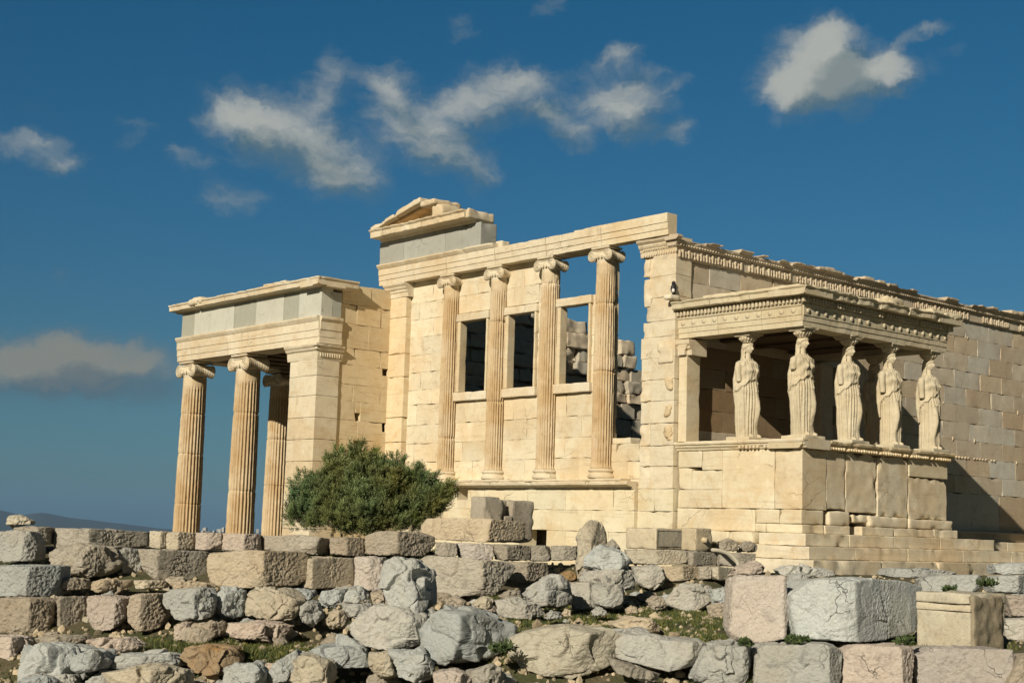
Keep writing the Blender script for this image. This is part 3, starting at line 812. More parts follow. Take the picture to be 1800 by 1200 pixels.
# ---- inner face of the ruined north wall, seen through the openings
nw = MB()
def toph(x): return np.interp(x, [0, 5.2, 6.0, 6.9, 7.0, 8.5, 8.6, 9.2, 9.3, 9.6, 10.2, 11, 14, 22], [6.9, 6.7, 6.55, 6.45, 6.25, 6.1, 5.95, 5.95, 5.45, 5.3, 4.9, 4.4, 4.2, 4.0])
z = -1.0
while z < 6.8:
    h = R.choice([.32, .42, .5, .6])
    x = .5 + R.uniform(-.3, 0)
    while x < 22:
        w = R.uniform(.5, 1.5)
        th = toph(x + w / 2)
        if z + h * .6 < th:
            grey = R.random() < .3
            rough_ = (x < 8.7 and z > 2.6) or R.random() < .4
            c = (.86, .92, .98) if grey else tuple(q * 1.05 for q in tnt(.12))
            rbox(nw, (x + .01, 10.55 + R.uniform(-.12, .12) * rough_, z + .008), (x + w - .01, 11.2, z + h - .008), bev=.025 if rough_ else .01, res=.09, amp=.045 if rough_ else .012, chip=.18 if rough_ else .05, col=c, nf=1.3)
        x += w
    z += h
for (a, b, h) in ((.3, 6.6, 6.3), (6.6, 8.4, 6.0), (8.4, 9.1, 5.7), (9.1, 9.6, 4.9), (9.6, 22, 3.6)):
    rbox(nw, (a, 10.8, -3.3), (b, 11.15, h), bev=.02, res=.8, amp=0, col=(.7, .68, .62))
nw.build('north_wall', SMARBLE, T, 'rough inner face of the ruined north wall seen through the window bays')

# ---- north porch
pw = MB()      # wall between its pier and the main corner, faces south
YA = 10.85
ashlar(pw, 'S', -1.86, .0, [-3.2, -2.6, -2.0, -1.4, -.8, -.2, .4, .95, 1.5, 2.05, 2.6, 3.12, 3.6, 4.15, 4.62, 5.3, 5.85, 6.42], .5, blen=1.15, off=YA + .05, jit=.012, chip=.05, holes=[(-.35, -.05, 3.95, 4.15), (-1.22, -1.06, 2.62, 2.82), (-.28, -.02, 2.35, 2.6), (-1.25, -.85, 1.72, 2.05)], col=lambda: tuple(x * y for x, y in zip(tnt(.05), (1.0, .93, .80))))
ashlar(pw, 'S', -1.86, .0, [-3.2, 6.40], .3, blen=5, off=YA + .3, col=lambda: (.5, .45, .38), res=.6)
pw.build('porch_wall', MARBLE, T, 'tan side wall of the north porch between its pier and the main corner')
pa = MB()
for z0, z1 in zip([-3.2, -2.5, -1.8, -1.1, -.45, .2, .8, 1.4, 2.0, 2.6, 3.2, 3.75], [-2.5, -1.8, -1.1, -.45, .2, .8, 1.4, 2.0, 2.6, 3.2, 3.75, 4.2]):
    rbox(pa, (-2.62, YA, z0 + .004), (-1.87, YA + .95, z1 - .004), bev=.008, res=.14, amp=.004, chip=.02, col=tnt(.05))
    rbox(pa, (-2.60, YA + .957, z0 + .004), (-1.87, YA + 1.38, z1 - .004), bev=.008, res=.14, amp=.004, chip=.02, col=tnt(.05))
prof(pa, 'W', [(0, 4.2), (.02, 4.3), (.03, 4.42), (.08, 4.46), (.09, 4.5), (.14, 4.56), (.15, 4.615)], YA, YA + 1.5, -2.62, back=.7, seg=.08, chip=.03, rough=.01)
prof(pa, 'S', [(0, 4.2), (.02, 4.3), (.03, 4.42), (.08, 4.46), (.09, 4.5), (.14, 4.56), (.15, 4.612)], -2.62, -1.80, YA, back=.6, seg=.08, chip=.03, rough=.01)
rbox(pa, (-2.77, YA - .15, 4.55), (-2.55, YA + .05, 4.617), bev=.01, amp=.003); rbox(pa, (-2.71, YA - .09, 4.455), (-2.55, YA + .05, 4.548), bev=.01, amp=.003)
for k in range(9): rbox(pa, (-2.55 + k * .078, YA - .05, 4.27), (-2.515 + k * .078, YA - .01, 4.38), bev=.012, res=.05, amp=.004)
pa.build('corner_pier', MARBLE, T, 'broad square pier of the north porch with a carved capital')
pe = MB()
PF = [(0, 4.652), (0, 4.82), (.022, 4.825), (.022, 5.02), (.044, 5.025), (.044, 5.25), (.06, 5.26), (.10, 5.32), (.12, 5.36), (.12, 5.40)]
for a, b in ((YA - .03, 14.9), (14.91, 15.7), (15.71, 18.85)):
    prof(pe, 'W', PF, a, b, -2.60, back=.75, seg=.1, chip=.03, rough=.006, col=tnt(.04) if a != 14.91 else (1.08, 1.1, 1.14))
prof(pe, 'S', PF[:-2] + [(.09, 5.40)], -2.60, -1.87, YA - .02, back=.5, seg=.1, chip=.03, rough=.006)
rbox(pe, (-2.6, 18.0, 4.652), (8.0, 18.75, 5.4), bev=.02, res=.4)
rbox(pe, (7.0, 11.3, 4.652), (7.8, 17.9, 5.4), bev=.02, res=.4)
rbox(pe, (-1.8, YA + 1.42, 4.652), (.0, YA + 1.9, 5.3), bev=.02, res=.4)
pe.build('architrave', MARBLE, T, 'fasciated beam of the north porch')
pf = MB()
fb = [(10.83, 11.95, 1), (11.96, 12.75, 0), (12.76, 14.25, 1), (14.26, 15.5, 0), (15.51, 17.9, 1), (17.91, 18.72, 0)]
for a, b, k in fb:
    rbox(pf, (-2.59 + .015 * (1 - k), a, 5.402), (-2.2, b, 6.20), bev=.01, res=.16, amp=.003, chip=.015, col=(1.42, 1.40, 1.36) if k else (1.0, .98, .9))
rbox(pf, (-2.575, YA - .015, 5.402), (-1.9, YA + .3, 6.12), bev=.01, res=.16, col=(1.05, 1.06, 1.04))
rbox(pf, (-2.18, 18.2, 5.402), (7.8, 18.6, 6.2), bev=.01, res=.5); rbox(pf, (7.3, 11.4, 5.402), (7.7, 18.15, 6.2), bev=.01, res=.5)
pf.build('frieze', GREYSTONE, T, 'grey stone band of the north porch with pale replaced slabs')
pc = MB()
GP = [(0, 6.20), (.03, 6.2), (.05, 6.23), (.26, 6.235), (.29, 6.25), (.30, 6.36), (.34, 6.40), (.34, 6.44)]
for a, b, ch in ((10.55, 12.2, .03), (12.21, 13.9, .05), (13.91, 15.6, .05), (15.61, 17.4, .05), (17.52, 19.05, .03)):
    prof(pc, 'W', GP, a, b, -2.58, back=.6, seg=.08, chip=ch, rough=.01, col=tnt(.04))
rbox(pc, (-2.95, 16.95, 6.30), (-2.0, 17.75, 6.52), bev=.07, res=.07, amp=.05, chip=.25, col=tnt(.03))
rbox(pc, (-2.93, 12.2, 6.43), (-1.0, 13.4, 6.50), bev=.02, res=.1, amp=.01, chip=.08)
prof(pc, 'S', GP, -2.9, -1.55, YA - .0, back=.6, seg=.08, chip=.06, rough=.012, col=tnt(.04))
rbox(pc, (-1.9, YA - .02, 6.25), (-1.3, YA + .5, 6.44), bev=.06, res=.07, amp=.03, chip=.15, col=(1, .95, .82))
rbox(pc, (-2.0, YA + .55, 6.22), (7.9, 18.9, 6.40), bev=.03, res=.6, amp=.02)
pc.build('cornice', MARBLE, T, 'thin projecting cornice of the north porch')
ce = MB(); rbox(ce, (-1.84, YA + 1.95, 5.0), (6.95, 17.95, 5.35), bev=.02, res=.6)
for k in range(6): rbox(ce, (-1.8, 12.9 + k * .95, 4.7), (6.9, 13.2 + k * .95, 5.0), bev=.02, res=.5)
ce.build('ceiling', DARKST, T, 'stained coffered ceiling of the north porch, painted darker for shade')  # shade under the roof is part of this dark colour, besides staining
pb = MB(); rbox(pb, (.02, 11.45, -3.2), (7.8, 12.1, 4.9), bev=.02, res=.5, amp=.01); pb.build('porch_wall', MARBLE, T)
st = MB(); rbox(st, (-2.9, 11.0, -3.45), (8.2, 19.1, -3.2), bev=.02, res=.5)
st2 = MB(); rbox(st2, (-3.3, 10.9, -3.75), (8.6, 19.5, -3.46), bev=.02, res=.5); st2.build('step', MARBLE, T); st.build('step', MARBLE, T, 'upper platform under the north porch')

# ---- statue porch
XW, XE, YS = .10, 5.62, -3.53
po = MB()
sm = lambda: tuple(x * y for x, y in zip(tnt(.05), (1.0, 1.0, .97)))
# west side slabs
rbox(po, (XW, -2.80, .31), (.75, -1.35, 1.58), bev=.010, res=.12, amp=.005, chip=.03, col=(1.07, 1.09, 1.08))
rbox(po, (XW, YS, .31), (.95, -2.81, 1.58), bev=.012, res=.10, amp=.008, chip=.06, col=(1.0, .98, .94))
for (a, b, c, d) in ((-1.34, -.75, 1.15, 1.58), (-.745, -.05, 1.22, 1.58), (-1.34, -.45, .72, 1.145), (-.445, -.05, .72, 1.21), (-1.34, -.05, .31, .715)):
    rbox(po, (XW + R.uniform(0, .01), a, c), (.75, b, d), bev=.012, res=.12, amp=.006, chip=.07, col=sm())
for (a, b, c, d) in ((YS - .0, -2.95, -.0, .30), (-2.94, -2.3, .0, .30), (-2.29, -.05, -.18, .30), (YS - .02, -2.6, -.19, -.005), (-2.59, -2.3, -.19, -.005)):
    rbox(po, (XW - .02, a, c), (.85, b, d), bev=.02, res=.10, amp=.012, chip=.08, col=sm())
# south side slabs with open cracks
sl_ = [(.96, 1.62, .34, 1.58), (1.66, 2.78, .30, 1.58), (2.83, 4.0, .24, 1.58), (4.04, XE - .02, .22, 1.17)]
for i, (a, b, c, d) in enumerate(sl_):
    if i == 0: a = .955
    rbox(po, (a, YS + .01 + .01 * (i % 2), c), (b, YS + .6, d), bev=.008, res=.07, amp=.012 if i else .006, chip=.12, col=tnt(.05), nf=1.7)
rbox(po, (4.04, YS - .005, 1.18), (XE, YS + .62, 1.585), bev=.012, res=.12, amp=.004, col=(.98, 1.0, .98))
for (a, b, c, d, e) in ((1.0, 1.75, -.0, .30, .03), (1.9, 2.6, .08, .25, .0), (2.4, 3.9, .0, .235, .06), (3.92, XE + .1, .0, .215, .08)):
    rbox(po, (a, YS - e, c), (b, YS + .6, d), bev=.03, res=.08, amp=.014, chip=.1, col=tnt(.05))
for (a, b, e) in ((.86, 1.75, .03), (2.1, 3.3, .08), (3.31, 4.9, .08), (4.91, XE + .28, .08)):
    rbox(po, (a, YS - e, -.19), (b, YS + .6, -.005), bev=.012, res=.08, amp=.012, chip=.1, col=tnt(.05))
rbox(po, (XE - .6, YS + .62, -.19), (XE, .0, 1.58), bev=.02, res=.2)
rbox(po, (XW + .65, YS + .55, -.2), (XE - .55, -.02, 1.57), bev=.02, res=.5, col=(.6, .6, .6))
po.build('podium', MARBLE, T, 'solid parapet wall carrying the stone women')
le = MB()
LP = [(.0, 1.585), (.03, 1.60), (.05, 1.64), (.09, 1.665), (.10, 1.70), (.14, 1.72), (.15, 1.76), (.13, 1.79)]
prof(le, 'W', LP, YS - .14, -1.9, XW, back=.8, seg=.07, chip=.03, rough=.008)
prof(le, 'W', LP, -1.89, -.02, XW, back=.8, seg=.07, chip=.05, rough=.008, col=(1.05, 1.05, 1.02))
prof(le, 'S', LP, XW - .12, XE + .12, YS, back=.8, seg=.06, chip=.10, rough=.014, col=(.86, .82, .74))
prof(le, 'W', LP, YS + .1, -.02, XE, sgn=1, back=.5, seg=.07, chip=.05, rough=.008)
u = XW + .02
while u < XE:
    if R.random() < .88: rbox(le, (u, YS - .125, 1.60), (u + .05, YS - .03, 1.66), bev=.02, res=.06, amp=.01, col=(1.1, 1.06, .96))
    u += .092
v = YS
while v < -1.9:
    if R.random() < .8: rbox(le, (XW - .11, v, 1.60), (XW - .03, v + .05, 1.66), bev=.02, res=.06, amp=.01)
    v += .10
fl_ = MB(); rbox(fl_, (XW + .3, YS + .75, 1.575), (XE - .3, -.02, 1.786), bev=.01, res=.5); fl_.build('floor', DARKST, T, 'paving inside the statue porch, its dark colour painted for shade')  # floor colour darkened to stand in for the porch's interior shade
le.build('parapet_ledge', MARBLE, T, 'moulded ledge with a crumbled egg pattern under the feet of the stone women')
ps = MB()
for (zt, zb_, ex, w0, xe, yn) in ((-.195, -.45, .32, -.30, 7.12, -1.6), (-.455, -.72, .60, -.55, 8.0, -2.3), (-.725, -1.02, .90, -.8, 8.2, -2.2)):
    cuts = [XW + w0]
    while cuts[-1] < xe - 2.6: cuts.append(cuts[-1] + R.uniform(1.5, 2.5))
    cuts.append(xe)
    for a, b in zip(cuts[:-1], cuts[1:]):
        rbox(ps, (a + .004, YS - ex, zb_), (b - .004, YS + .4 if a > 0 else YS + .9, zt), bev=.010, res=.10, amp=.008, chip=.14 if zt < -.5 or a < 1.2 else .06, col=tnt(.06))
    v = YS - ex + 1.35
    while v < yn:
        l = R.uniform(.7, 1.2)
        rbox(ps, (XW + w0 + R.uniform(-.05, .12), v, zb_), (XW + .3, v + l - .02, zt), bev=.04, res=.09, amp=.03, chip=.15, col=sm())
        v += l
ps.build('step', MARBLE, T, 'worn marble steps below the statue porch')
ps = MB()
for k, (zt, zb_, ex) in enumerate(((-.22, -.48, .35), (-.485, -.75, .68), (-.755, -1.05, 1.0))):
    x = XE + .3
    while x < 21:
        l = R.uniform(1.1, 1.7); rbox(ps, (x, -ex, zb_), (x + l - .008, .1, zt - .002), bev=.015, res=.3, amp=.006, col=tnt(.05)); x += l
ps.build('step', MARBLE, T, 'steps running along the foot of the south wall')
# corner pilaster, ceiling, beams
pi_ = MB()
rbox(pi_, (XW - .01, -.27, 1.80), (.55, -.03, 3.78), bev=.010, res=.12, amp=.005, chip=.03, col=(1, .98, .93))
prof(pi_, 'W', [(.01, 3.785), (.02, 3.9), (.06, 3.93), (.07, 3.99), (.12, 4.04), (.13, 4.14)], -.42, .0, XW, back=.5, seg=.06, chip=.02)
prof(pi_, 'S', [(.0, 3.785), (.01, 3.9), (.05, 3.93), (.06, 3.99), (.11, 4.04), (.12, 4.138)], XW - .1, .62, -.27, back=.2, seg=.06, chip=.02)
p2 = MB(); rbox(p2, (XE - .5, -.27, 1.80), (XE, -.03, 4.1), bev=.02, res=.2); p2.build('pilaster', MARBLE, T)
pi_.build('pilaster', MARBLE, T, 'slim pilaster at the back left of the statue porch')
ea = MB()
EP = [(0, 4.185), (0, 4.30), (.018, 4.303), (.018, 4.42), (.036, 4.423), (.036, 4.60), (.06, 4.62), (.07, 4.66)]
for a, b in ((YS, -2.45), (-2.44, -1.2), (-1.19, -.0)):
    prof(ea, 'W', EP, a, b, XW, back=.5, seg=.08, chip=.02, rough=.006, col=sm() if a != -1.19 else (1.05, 1.06, 1.05))
for a, b in ((XW, 2.05), (2.055, 3.6), (3.605, XE)):
    prof(ea, 'S', EP, a, b, YS, back=.5, seg=.08, chip=.03, rough=.01, col=tnt(.05))
prof(ea, 'W', EP, YS, .0, XE, sgn=1, back=.5, seg=.2)
for k in range(11):
    p = (XW - .055, YS + .22 + k * .315, 4.52)
    tube(ea, [(XW - .03, p[1], p[2]), p], [.062, .05], n=14)
for k in range(18):
    if R.random() < .9: tube(ea, [(XW + .15 + k * .31, YS - .03, 4.52), (XW + .15 + k * .31, YS - .058, 4.52)], [.062, .05], n=14)
ea.build('architrave', STATUE, T, 'beam with round bosses resting on the stone women')
dn = MB()
prof(dn, 'W', [(.05, 4.665), (.05, 4.80), (.09, 4.82)], YS - .05, .0, XW, back=.4, seg=.2); prof(dn, 'S', [(.05, 4.665), (.05, 4.80), (.09, 4.82)], XW - .05, XE + .05, YS, back=.4, seg=.2)
prof(dn, 'W', [(.05, 4.665), (.05, 4.80), (.09, 4.82)], YS - .05, .0, XE, sgn=1, back=.4, seg=.3)
v = YS - .13
while v < -.05:
    rbox(dn, (XW - .13, v, 4.68), (XW - .04, v + .062, 4.80), bev=.01, res=.2, amp=.003, chip=.02); v += .105
u = XW - .1
while u < XE + .1:
    if R.random() < .93: rbox(dn, (u, YS - .13, 4.68), (u + .062, YS - .04, 4.80), bev=.01, res=.2, amp=.005, chip=.03)
    u += .105
dn.build('dentils', STATUE, T)
pr_ = MB()
GE2 = [(.08, 4.825), (.24, 4.83), (.26, 4.845), (.27, 4.94), (.31, 4.98), (.31, 5.00)]
for a, b, ch, k in ((YS - .27, -2.3, .02, 1.05), (-2.29, -1.15, .05, 1.08), (-1.14, -.0, .04, 1.02)):
    prof(pr_, 'W', GE2, a, b, XW, back=.7, seg=.07, chip=ch, rough=.014, col=(k, k, k * .98))
rbox(pr_, (XW - .22, -3.6, 4.985), (.9, -.9, 5.06), bev=.03, res=.1, amp=.03, chip=.1, col=(1.05, 1.05, 1.02))
for a, b, ch in ((XW - .28, 1.3, .05), (1.31, 2.6, .08), (2.61, 3.7, .14), (3.71, 4.6, .12), (4.61, XE + .28, .22)):
    prof(pr_, 'S', GE2, a, b, YS, back=.7, seg=.06, chip=ch, rough=.03, col=tnt(.06))
for (a, b, h, y) in ((2.9, 3.5, .17, .26), (.3, 1.9, .07, .15), (4.7, 5.6, .12, .22), (5.2, 5.85, .08, .28), (1.9, 2.8, .06, .1)):
    rbox(pr_, (a, YS - y, 4.97), (b, YS + .5, 5.0 + h), bev=.05, res=.07, amp=.04, chip=.2, col=tnt(.08), nf=1.6)
rbox(pr_, (XW + .35, YS + .3, 4.70), (XE - .3, -.01, 4.98), bev=.02, res=.4)
prof(pr_, 'W', GE2, YS - .27, .0, XE, sgn=1, back=.7, seg=.2, chip=.05)

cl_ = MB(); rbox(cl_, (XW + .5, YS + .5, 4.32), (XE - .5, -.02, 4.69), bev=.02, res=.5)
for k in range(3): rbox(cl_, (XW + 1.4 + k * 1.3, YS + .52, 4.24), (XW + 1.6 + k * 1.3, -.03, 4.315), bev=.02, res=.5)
cl_.build('ceiling', DARKST, T, 'stained coffered ceiling of the statue porch, painted darker for shade')  # dark colour holds painted interior shade as well as weathering
pr_.build('porch_roof', STATUE, T, 'ragged roof slab of the statue porch')

# ------------------------------------------------------------------ stone women of the porch
def sphere(mb, c, r, f=None, n=40, m=28, col=(1, 1, 1)):
    P = []
    for i in range(m + 1):
        ph = math.pi * i / m
        for k in range(n):
            t = 2 * math.pi * k / n; P.append((math.sin(ph) * math.cos(t), math.sin(ph) * math.sin(t), math.cos(ph)))
    D = np.array(P); Q = D * np.array(r)
    if f is not None: Q = f(D, Q)
    Q = Q + np.array(c)
    F = [(i * n + k, (i + 1) * n + k, (i + 1) * n + (k + 1) % n, i * n + (k + 1) % n) for i in range(m) for k in range(n)]
    mb.add(Q, F, col)


def make_woman(mirror, seed, arms=(1, 1)):
    mb = MB(); nth, nz = 220, 190
    zz = np.linspace(-.02, 1.86, nz); th = np.linspace(0, 2 * np.pi, nth, endpoint=False)
    kz = [-.02, .04, .3, .62, .9, 1.02, 1.12, 1.24, 1.36, 1.48, 1.58, 1.65, 1.70, 1.735, 1.77, 1.86]
    ka = [.265, .255, .25, .255, .268, .272, .262, .232, .235, .256, .275, .268, .215, .115, .064, .058]
    kb = [.21, .20, .195, .20, .205, .205, .195, .172, .172, .182, .165, .145, .125, .09, .066, .062]
    Z, TH = np.meshgrid(zz, th, indexing='ij')
    A = np.interp(Z, kz, ka); B = np.interp(Z, kz, kb)
    ct, st = np.cos(TH), np.sin(TH)
    e = .88
    X = A * np.sign(ct) * np.abs(ct) ** e; Y = B * np.sign(st) * np.abs(st) ** e
    nx, ny = ct, st
    front = np.clip(-st, 0, 1)
    # bent leg: her left (image right) by default
    leg = np.exp(-((X - .115) / .085) ** 2) * (Y < 0)
    knee = np.exp(-((Z - .66) / .33) ** 2) * .105 + np.exp(-((Z - .05) / .1) ** 2) * .03
    Y = Y - leg * knee
    hipshift = .035 * np.sin(np.clip(Z / 1.8, 0, 1) * np.pi)
    X = X - hipshift
    hem = 1.27 - .30 * np.abs(np.sin((TH + np.pi / 2) / 2)) ** 1.3 * 1.25 + .02 * np.sin(TH * 9 + seed)
    over = 1 / (1 + np.exp((hem - Z) / .006)) * (Z < 1.66)
    # deep vertical folds on the standing-leg side, finer elsewhere
    side = 1 - np.clip(leg * 1.5 * (Z < 1.0), 0, .93)
    s1 = X * 92 + np.where(Y > 0, 40, 0) + .5 * np.sin(Z * 2 + seed)
    arc = np.where(np.abs(ct) > .72, Y * 92, s1)
    fold = (np.abs(np.sin(arc / 2)) ** .8 - .6)
    low = (1 - over)
    wob = fbm(np.stack([X * 6, Y * 6, Z * 1.2 + seed], -1).reshape(-1, 3), 2).reshape(Z.shape)
    amp = .036 * low * side * np.clip((Z + .1) / .3, .5, 1) + over * .011
    rr = fold * amp * (1 + wob * .5) + wob * .008
    rr += over * (.026 + .018 * np.exp(-((Z - hem) / .09) ** 2))
    # kolpos roll and diagonal folds on the torso
    diag = np.sin(X * 34 + Z * 46 * np.sign(X + .001) * .55 + seed) * .006 * over * (Z > 1.2)
    rr += diag
    fade = np.clip((1.72 - Z) / .05, 0, 1)
    rr = rr * fade
    X = X + nx * rr; Y = Y + ny * rr
    for sx in (-1, 1):
        b = np.exp(-((X + hipshift - sx * .10) / .062) ** 2 - ((Z - 1.475) / .07) ** 2) * (Y < 0)
        Y = Y - b * .052
    P = np.stack([X, Y, Z], -1).reshape(-1, 3)
    F = [(i * nth + k, i * nth + (k + 1) % nth, (i + 1) * nth + (k + 1) % nth, (i + 1) * nth + k) for i in range(nz - 1) for k in range(nth)]
    F += [tuple(range(nth))[::-1], tuple(range((nz - 1) * nth, nz * nth))]
    mb.add(P, F)
    # arms, broken above the elbow; cape hanging behind
    for sx, ln in ((-1, arms[0]), (1, arms[1])):
        if ln <= 0: continue
        zend = 1.62 - .42 * ln
        pts = [(sx * .235, .0, 1.63), (sx * .285, .0, 1.60), (sx * .305, .01, 1.52), (sx * .305, .0, 1.40), (sx * .295, -.01, zend)]
        tube(mb, pts, [.07, .082, .078, .07, .062], n=20)
    pts = []
    for sx in (-1, 1):
        tube(mb, [(sx * .20, .10, 1.60), (sx * .25, .13, 1.3), (sx * .255, .12, .95), (sx * .235, .11, .62)], [.05, .055, .05, .02], n=14)
    # feet
    tube(mb, [(-.10, -.10, .03), (-.10, -.21, .03), (-.10, -.27, .02)], [.05, .045, .025], n=12)
    tube(mb, [(.12, -.12, .03), (.12, -.23, .03), (.12, -.29, .02)], [.05, .045, .025], n=12)

    def head(D, Q):
        x, y, z = Q[:, 0], Q[:, 1], Q[:, 2]
        g = lambda cx, cz, sx, sz: np.exp(-((x - cx) / sx) ** 2 - ((z - cz) / sz) ** 2) * (y < 0)
        y = y - g(0, -.015, .015, .032) * .036 - g(0, -.03, .020, .014) * .012      # nose
        y = y + (g(.035, .012, .018, .012) + g(-.035, .012, .018, .012)) * .022          # eye sockets
        y = y - (g(.035, .010, .011, .007) + g(-.035, .010, .011, .007)) * .010
        y = y - g(0, .035, .05, .012) * .008
        y = y - g(0, -.062, .022, .008) * .010 - g(0, -.074, .02, .006) * .006 + g(0, -.068, .024, .003) * .006
        y = y - g(0, -.100, .025, .02) * .014
        x = x * (1 - .22 * np.clip((-z - .03) / .1, 0, 1))
        return np.stack([x, y, z], -1)
    sphere(mb, (0, -.016, 1.985), (.088, .114, .138), head, n=64, m=56)
    # hair: waved roll round the face, mass behind, long tresses
    t = np.linspace(-1, 1, 41)
    pts = [(.088 * math.sin(a * 1.75), -.012 - .098 * math.cos(a * 1.75) * .95, 2.065 - .085 * abs(a) ** 2.2) for a in t]
    tube(mb, pts, [.026 + .005 * math.sin(a * 34) for a in t], n=10)
    sphere(mb, (0, .03, 2.02), (.10, .11, .115), n=32, m=20)
    tube(mb, [(0, .08, 2.03), (0, .10, 1.92), (0, .10, 1.80), (0, .12, 1.66), (0, .15, 1.48)], [.07, .072, .07, .075, .05], n=18)
    for sx in (-1, 1):
        tube(mb, [(sx * .078, .03, 1.93), (sx * .09, .01, 1.84), (sx * .14, -.02, 1.75), (sx * .15, -.08, 1.66), (sx * .145, -.115, 1.58)], [.014, .014, .013, .012, .009], n=10)
    V = np.concatenate(mb.v)
    if mirror: V[:, 0] *= -1
    me = bpy.data.meshes.new('tmp'); fs = mb.f if not mirror else [tuple(reversed(q)) for q in mb.f]
    me.from_pydata(V.tolist(), [], fs)
    o = bpy.data.objects.new('tmp', me); COL.objects.link(o)
    md = o.modifiers.new('r', 'REMESH'); md.mode = 'VOXEL'; md.voxel_size = .0085; md.use_smooth_shade = True
    dg = bpy.context.evaluated_depsgraph_get(); m2 = bpy.data.meshes.new_from_object(o.evaluated_get(dg))
    bpy.data.objects.remove(o); bpy.data.meshes.remove(me)
    n = len(m2.vertices); co = np.empty(n * 3); m2.vertices.foreach_get('co', co); co = co.reshape(-1, 3)
    nr = np.empty(n * 3); m2.vertices.foreach_get('normal', nr); nr = nr.reshape(-1, 3)
    w = fbm(co * 9 + seed, 3); co += nr * (w * .0045 - np.clip(fbm(co * 4 + seed * 3, 2) - .35, 0, 1) * .03)[:, None] if False else nr * (w * .0045)[:, None]
    m2.vertices.foreach_set('co', co.ravel()); m2.materials.clear(); m2.materials.append(STATUE)
    ca = m2.color_attributes.new("Col", 'FLOAT_COLOR', 'POINT')
    C = np.ones((n, 4)); k = np.clip(1 + .1 * fbm(co * 3 + seed, 2), .8, 1.2); C[:, :3] = k[:, None]; ca.data.foreach_set('color', C.ravel())
    m2.polygons.foreach_set('use_smooth', [True] * len(m2.polygons)); m2.update()
    return m2


WM = {(False, 0): make_woman(False, 1.3, (.95, .55)), (False, 1): make_woman(False, 5.1, (.5, .5)), (True, 0): make_woman(True, 9.4, (.6, 1.05))}
women = [(.42, -1.78, (False, 0), 'statue behind the corner one, with a broken arm stump, nearest the slim pilaster'),
         (.42, -3.29, (False, 1), 'statue at the near corner of the porch, its head turned right'),
         (2.08, -3.29, (False, 0), 'front row statue second from the porch corner, fluted dress folds down the middle'),
         (3.66, -3.29, (True, 0), 'front row statue third from the porch corner, hand gathering its dress'),
         (5.24, -3.29, (True, 0), 'front row statue at the far right end, with an arm stump and shaded dress side'),
         (5.24, -1.78, (True, 0), 'statue at the back right of the porch, a dark silhouette')]
for (x, y, k, lb) in women:
    c = bpy.data.objects.new('caryatid', WM[k]); COL.objects.link(c)
    c.parent = T; c.matrix_parent_inverse = Matrix.Translation(-Vector(T.location)); c.location = (x, y, 1.865)
    c.scale = (1.02, 1.02, 1.005); c['label'] = lb

    def sub(mb, nm):
        o = mb.build(nm, STATUE, None); o.parent = c; o.matrix_parent_inverse = (Matrix.Translation(Vector(c.location)) @ Matrix.Diagonal((*c.scale, 1))).inverted(); return o
    p = MB(); rbox(p, (x - .36, y - .34, 1.787), (x + .36, y + .30, 1.868), bev=.015, res=.1, amp=.008, chip=.08, col=(.92, .95, .98) if x > 1 else (1, 1, 1)); sub(p, 'plinth')
    q = MB(); z = 3.975
    lathe(q, x, y, [(.10, z), (.125, z + .02), (.12, z + .04), (.145, z + .07), (.19, z + .105), (.205, z + .125), (.19, z + .135)], seed=x)
    for j in range(16):
        a = 2 * math.pi * j / 16; tube(q, [(x + .13 * math.cos(a), y + .13 * math.sin(a), z + .03), (x + .19 * math.cos(a), y + .19 * math.sin(a), z + .11)], [.012, .022], n=6)
    rbox(q, (x - .215, y - .215, z + .135), (x + .215, y + .215, z + .172), bev=.012, res=.08, amp=.004, chip=.05)
    rbox(q, (x - .25, y - .25, z + .172), (x + .25, y + .25, z + .209), bev=.01, res=.08, amp=.004, chip=.05)
    sub(q, 'capital')

# ------------------------------------------------------------------ ground
def sstep(a, b, x): t = np.clip((x - a) / (b - a), 0, 1); return t * t * (3 - 2 * t)


def Hz(w, lat):
    """ground height for forward distance w and sideways offset lat from the viewpoint"""
    w = np.asarray(w, float); lat = np.asarray(lat, float)
    left = np.interp(w, [0, 13, 15.6, 16.8, 17.4, 18.3, 19.6, 20.6, 22.0, 23.5, 25, 29, 60], [-2.4, -2.4, -2.32, -2.2, -1.88, -1.80, -1.45, -1.25, -.85, -.70, -.95, -1.3, -1.3])
    right = np.interp(w, [0, 14, 15.6, 16.3, 17, 24, 25.3, 26.3, 27.5, 33, 60], [-2.2, -2.2, -2.1, -1.62, -1.52, -1.50, -1.35, -1.15, -1.02, -1.05, -1.05])
    mid = np.interp(w, [0, 14, 15.6, 16.4, 17.1, 23, 24.6, 25.6, 26.3, 27.5, 60], [-2.4, -2.4, -2.22, -1.98, -1.54, -1.46, -1.30, -1.0, -.9, -1.05, -1.05])
    r = lat / np.maximum(w, 6)
    a = sstep(-.05, .0, r); b = sstep(.13, .17, r)
    h = left * (1 - a) + (mid * (1 - b) + right * b) * a
    return h


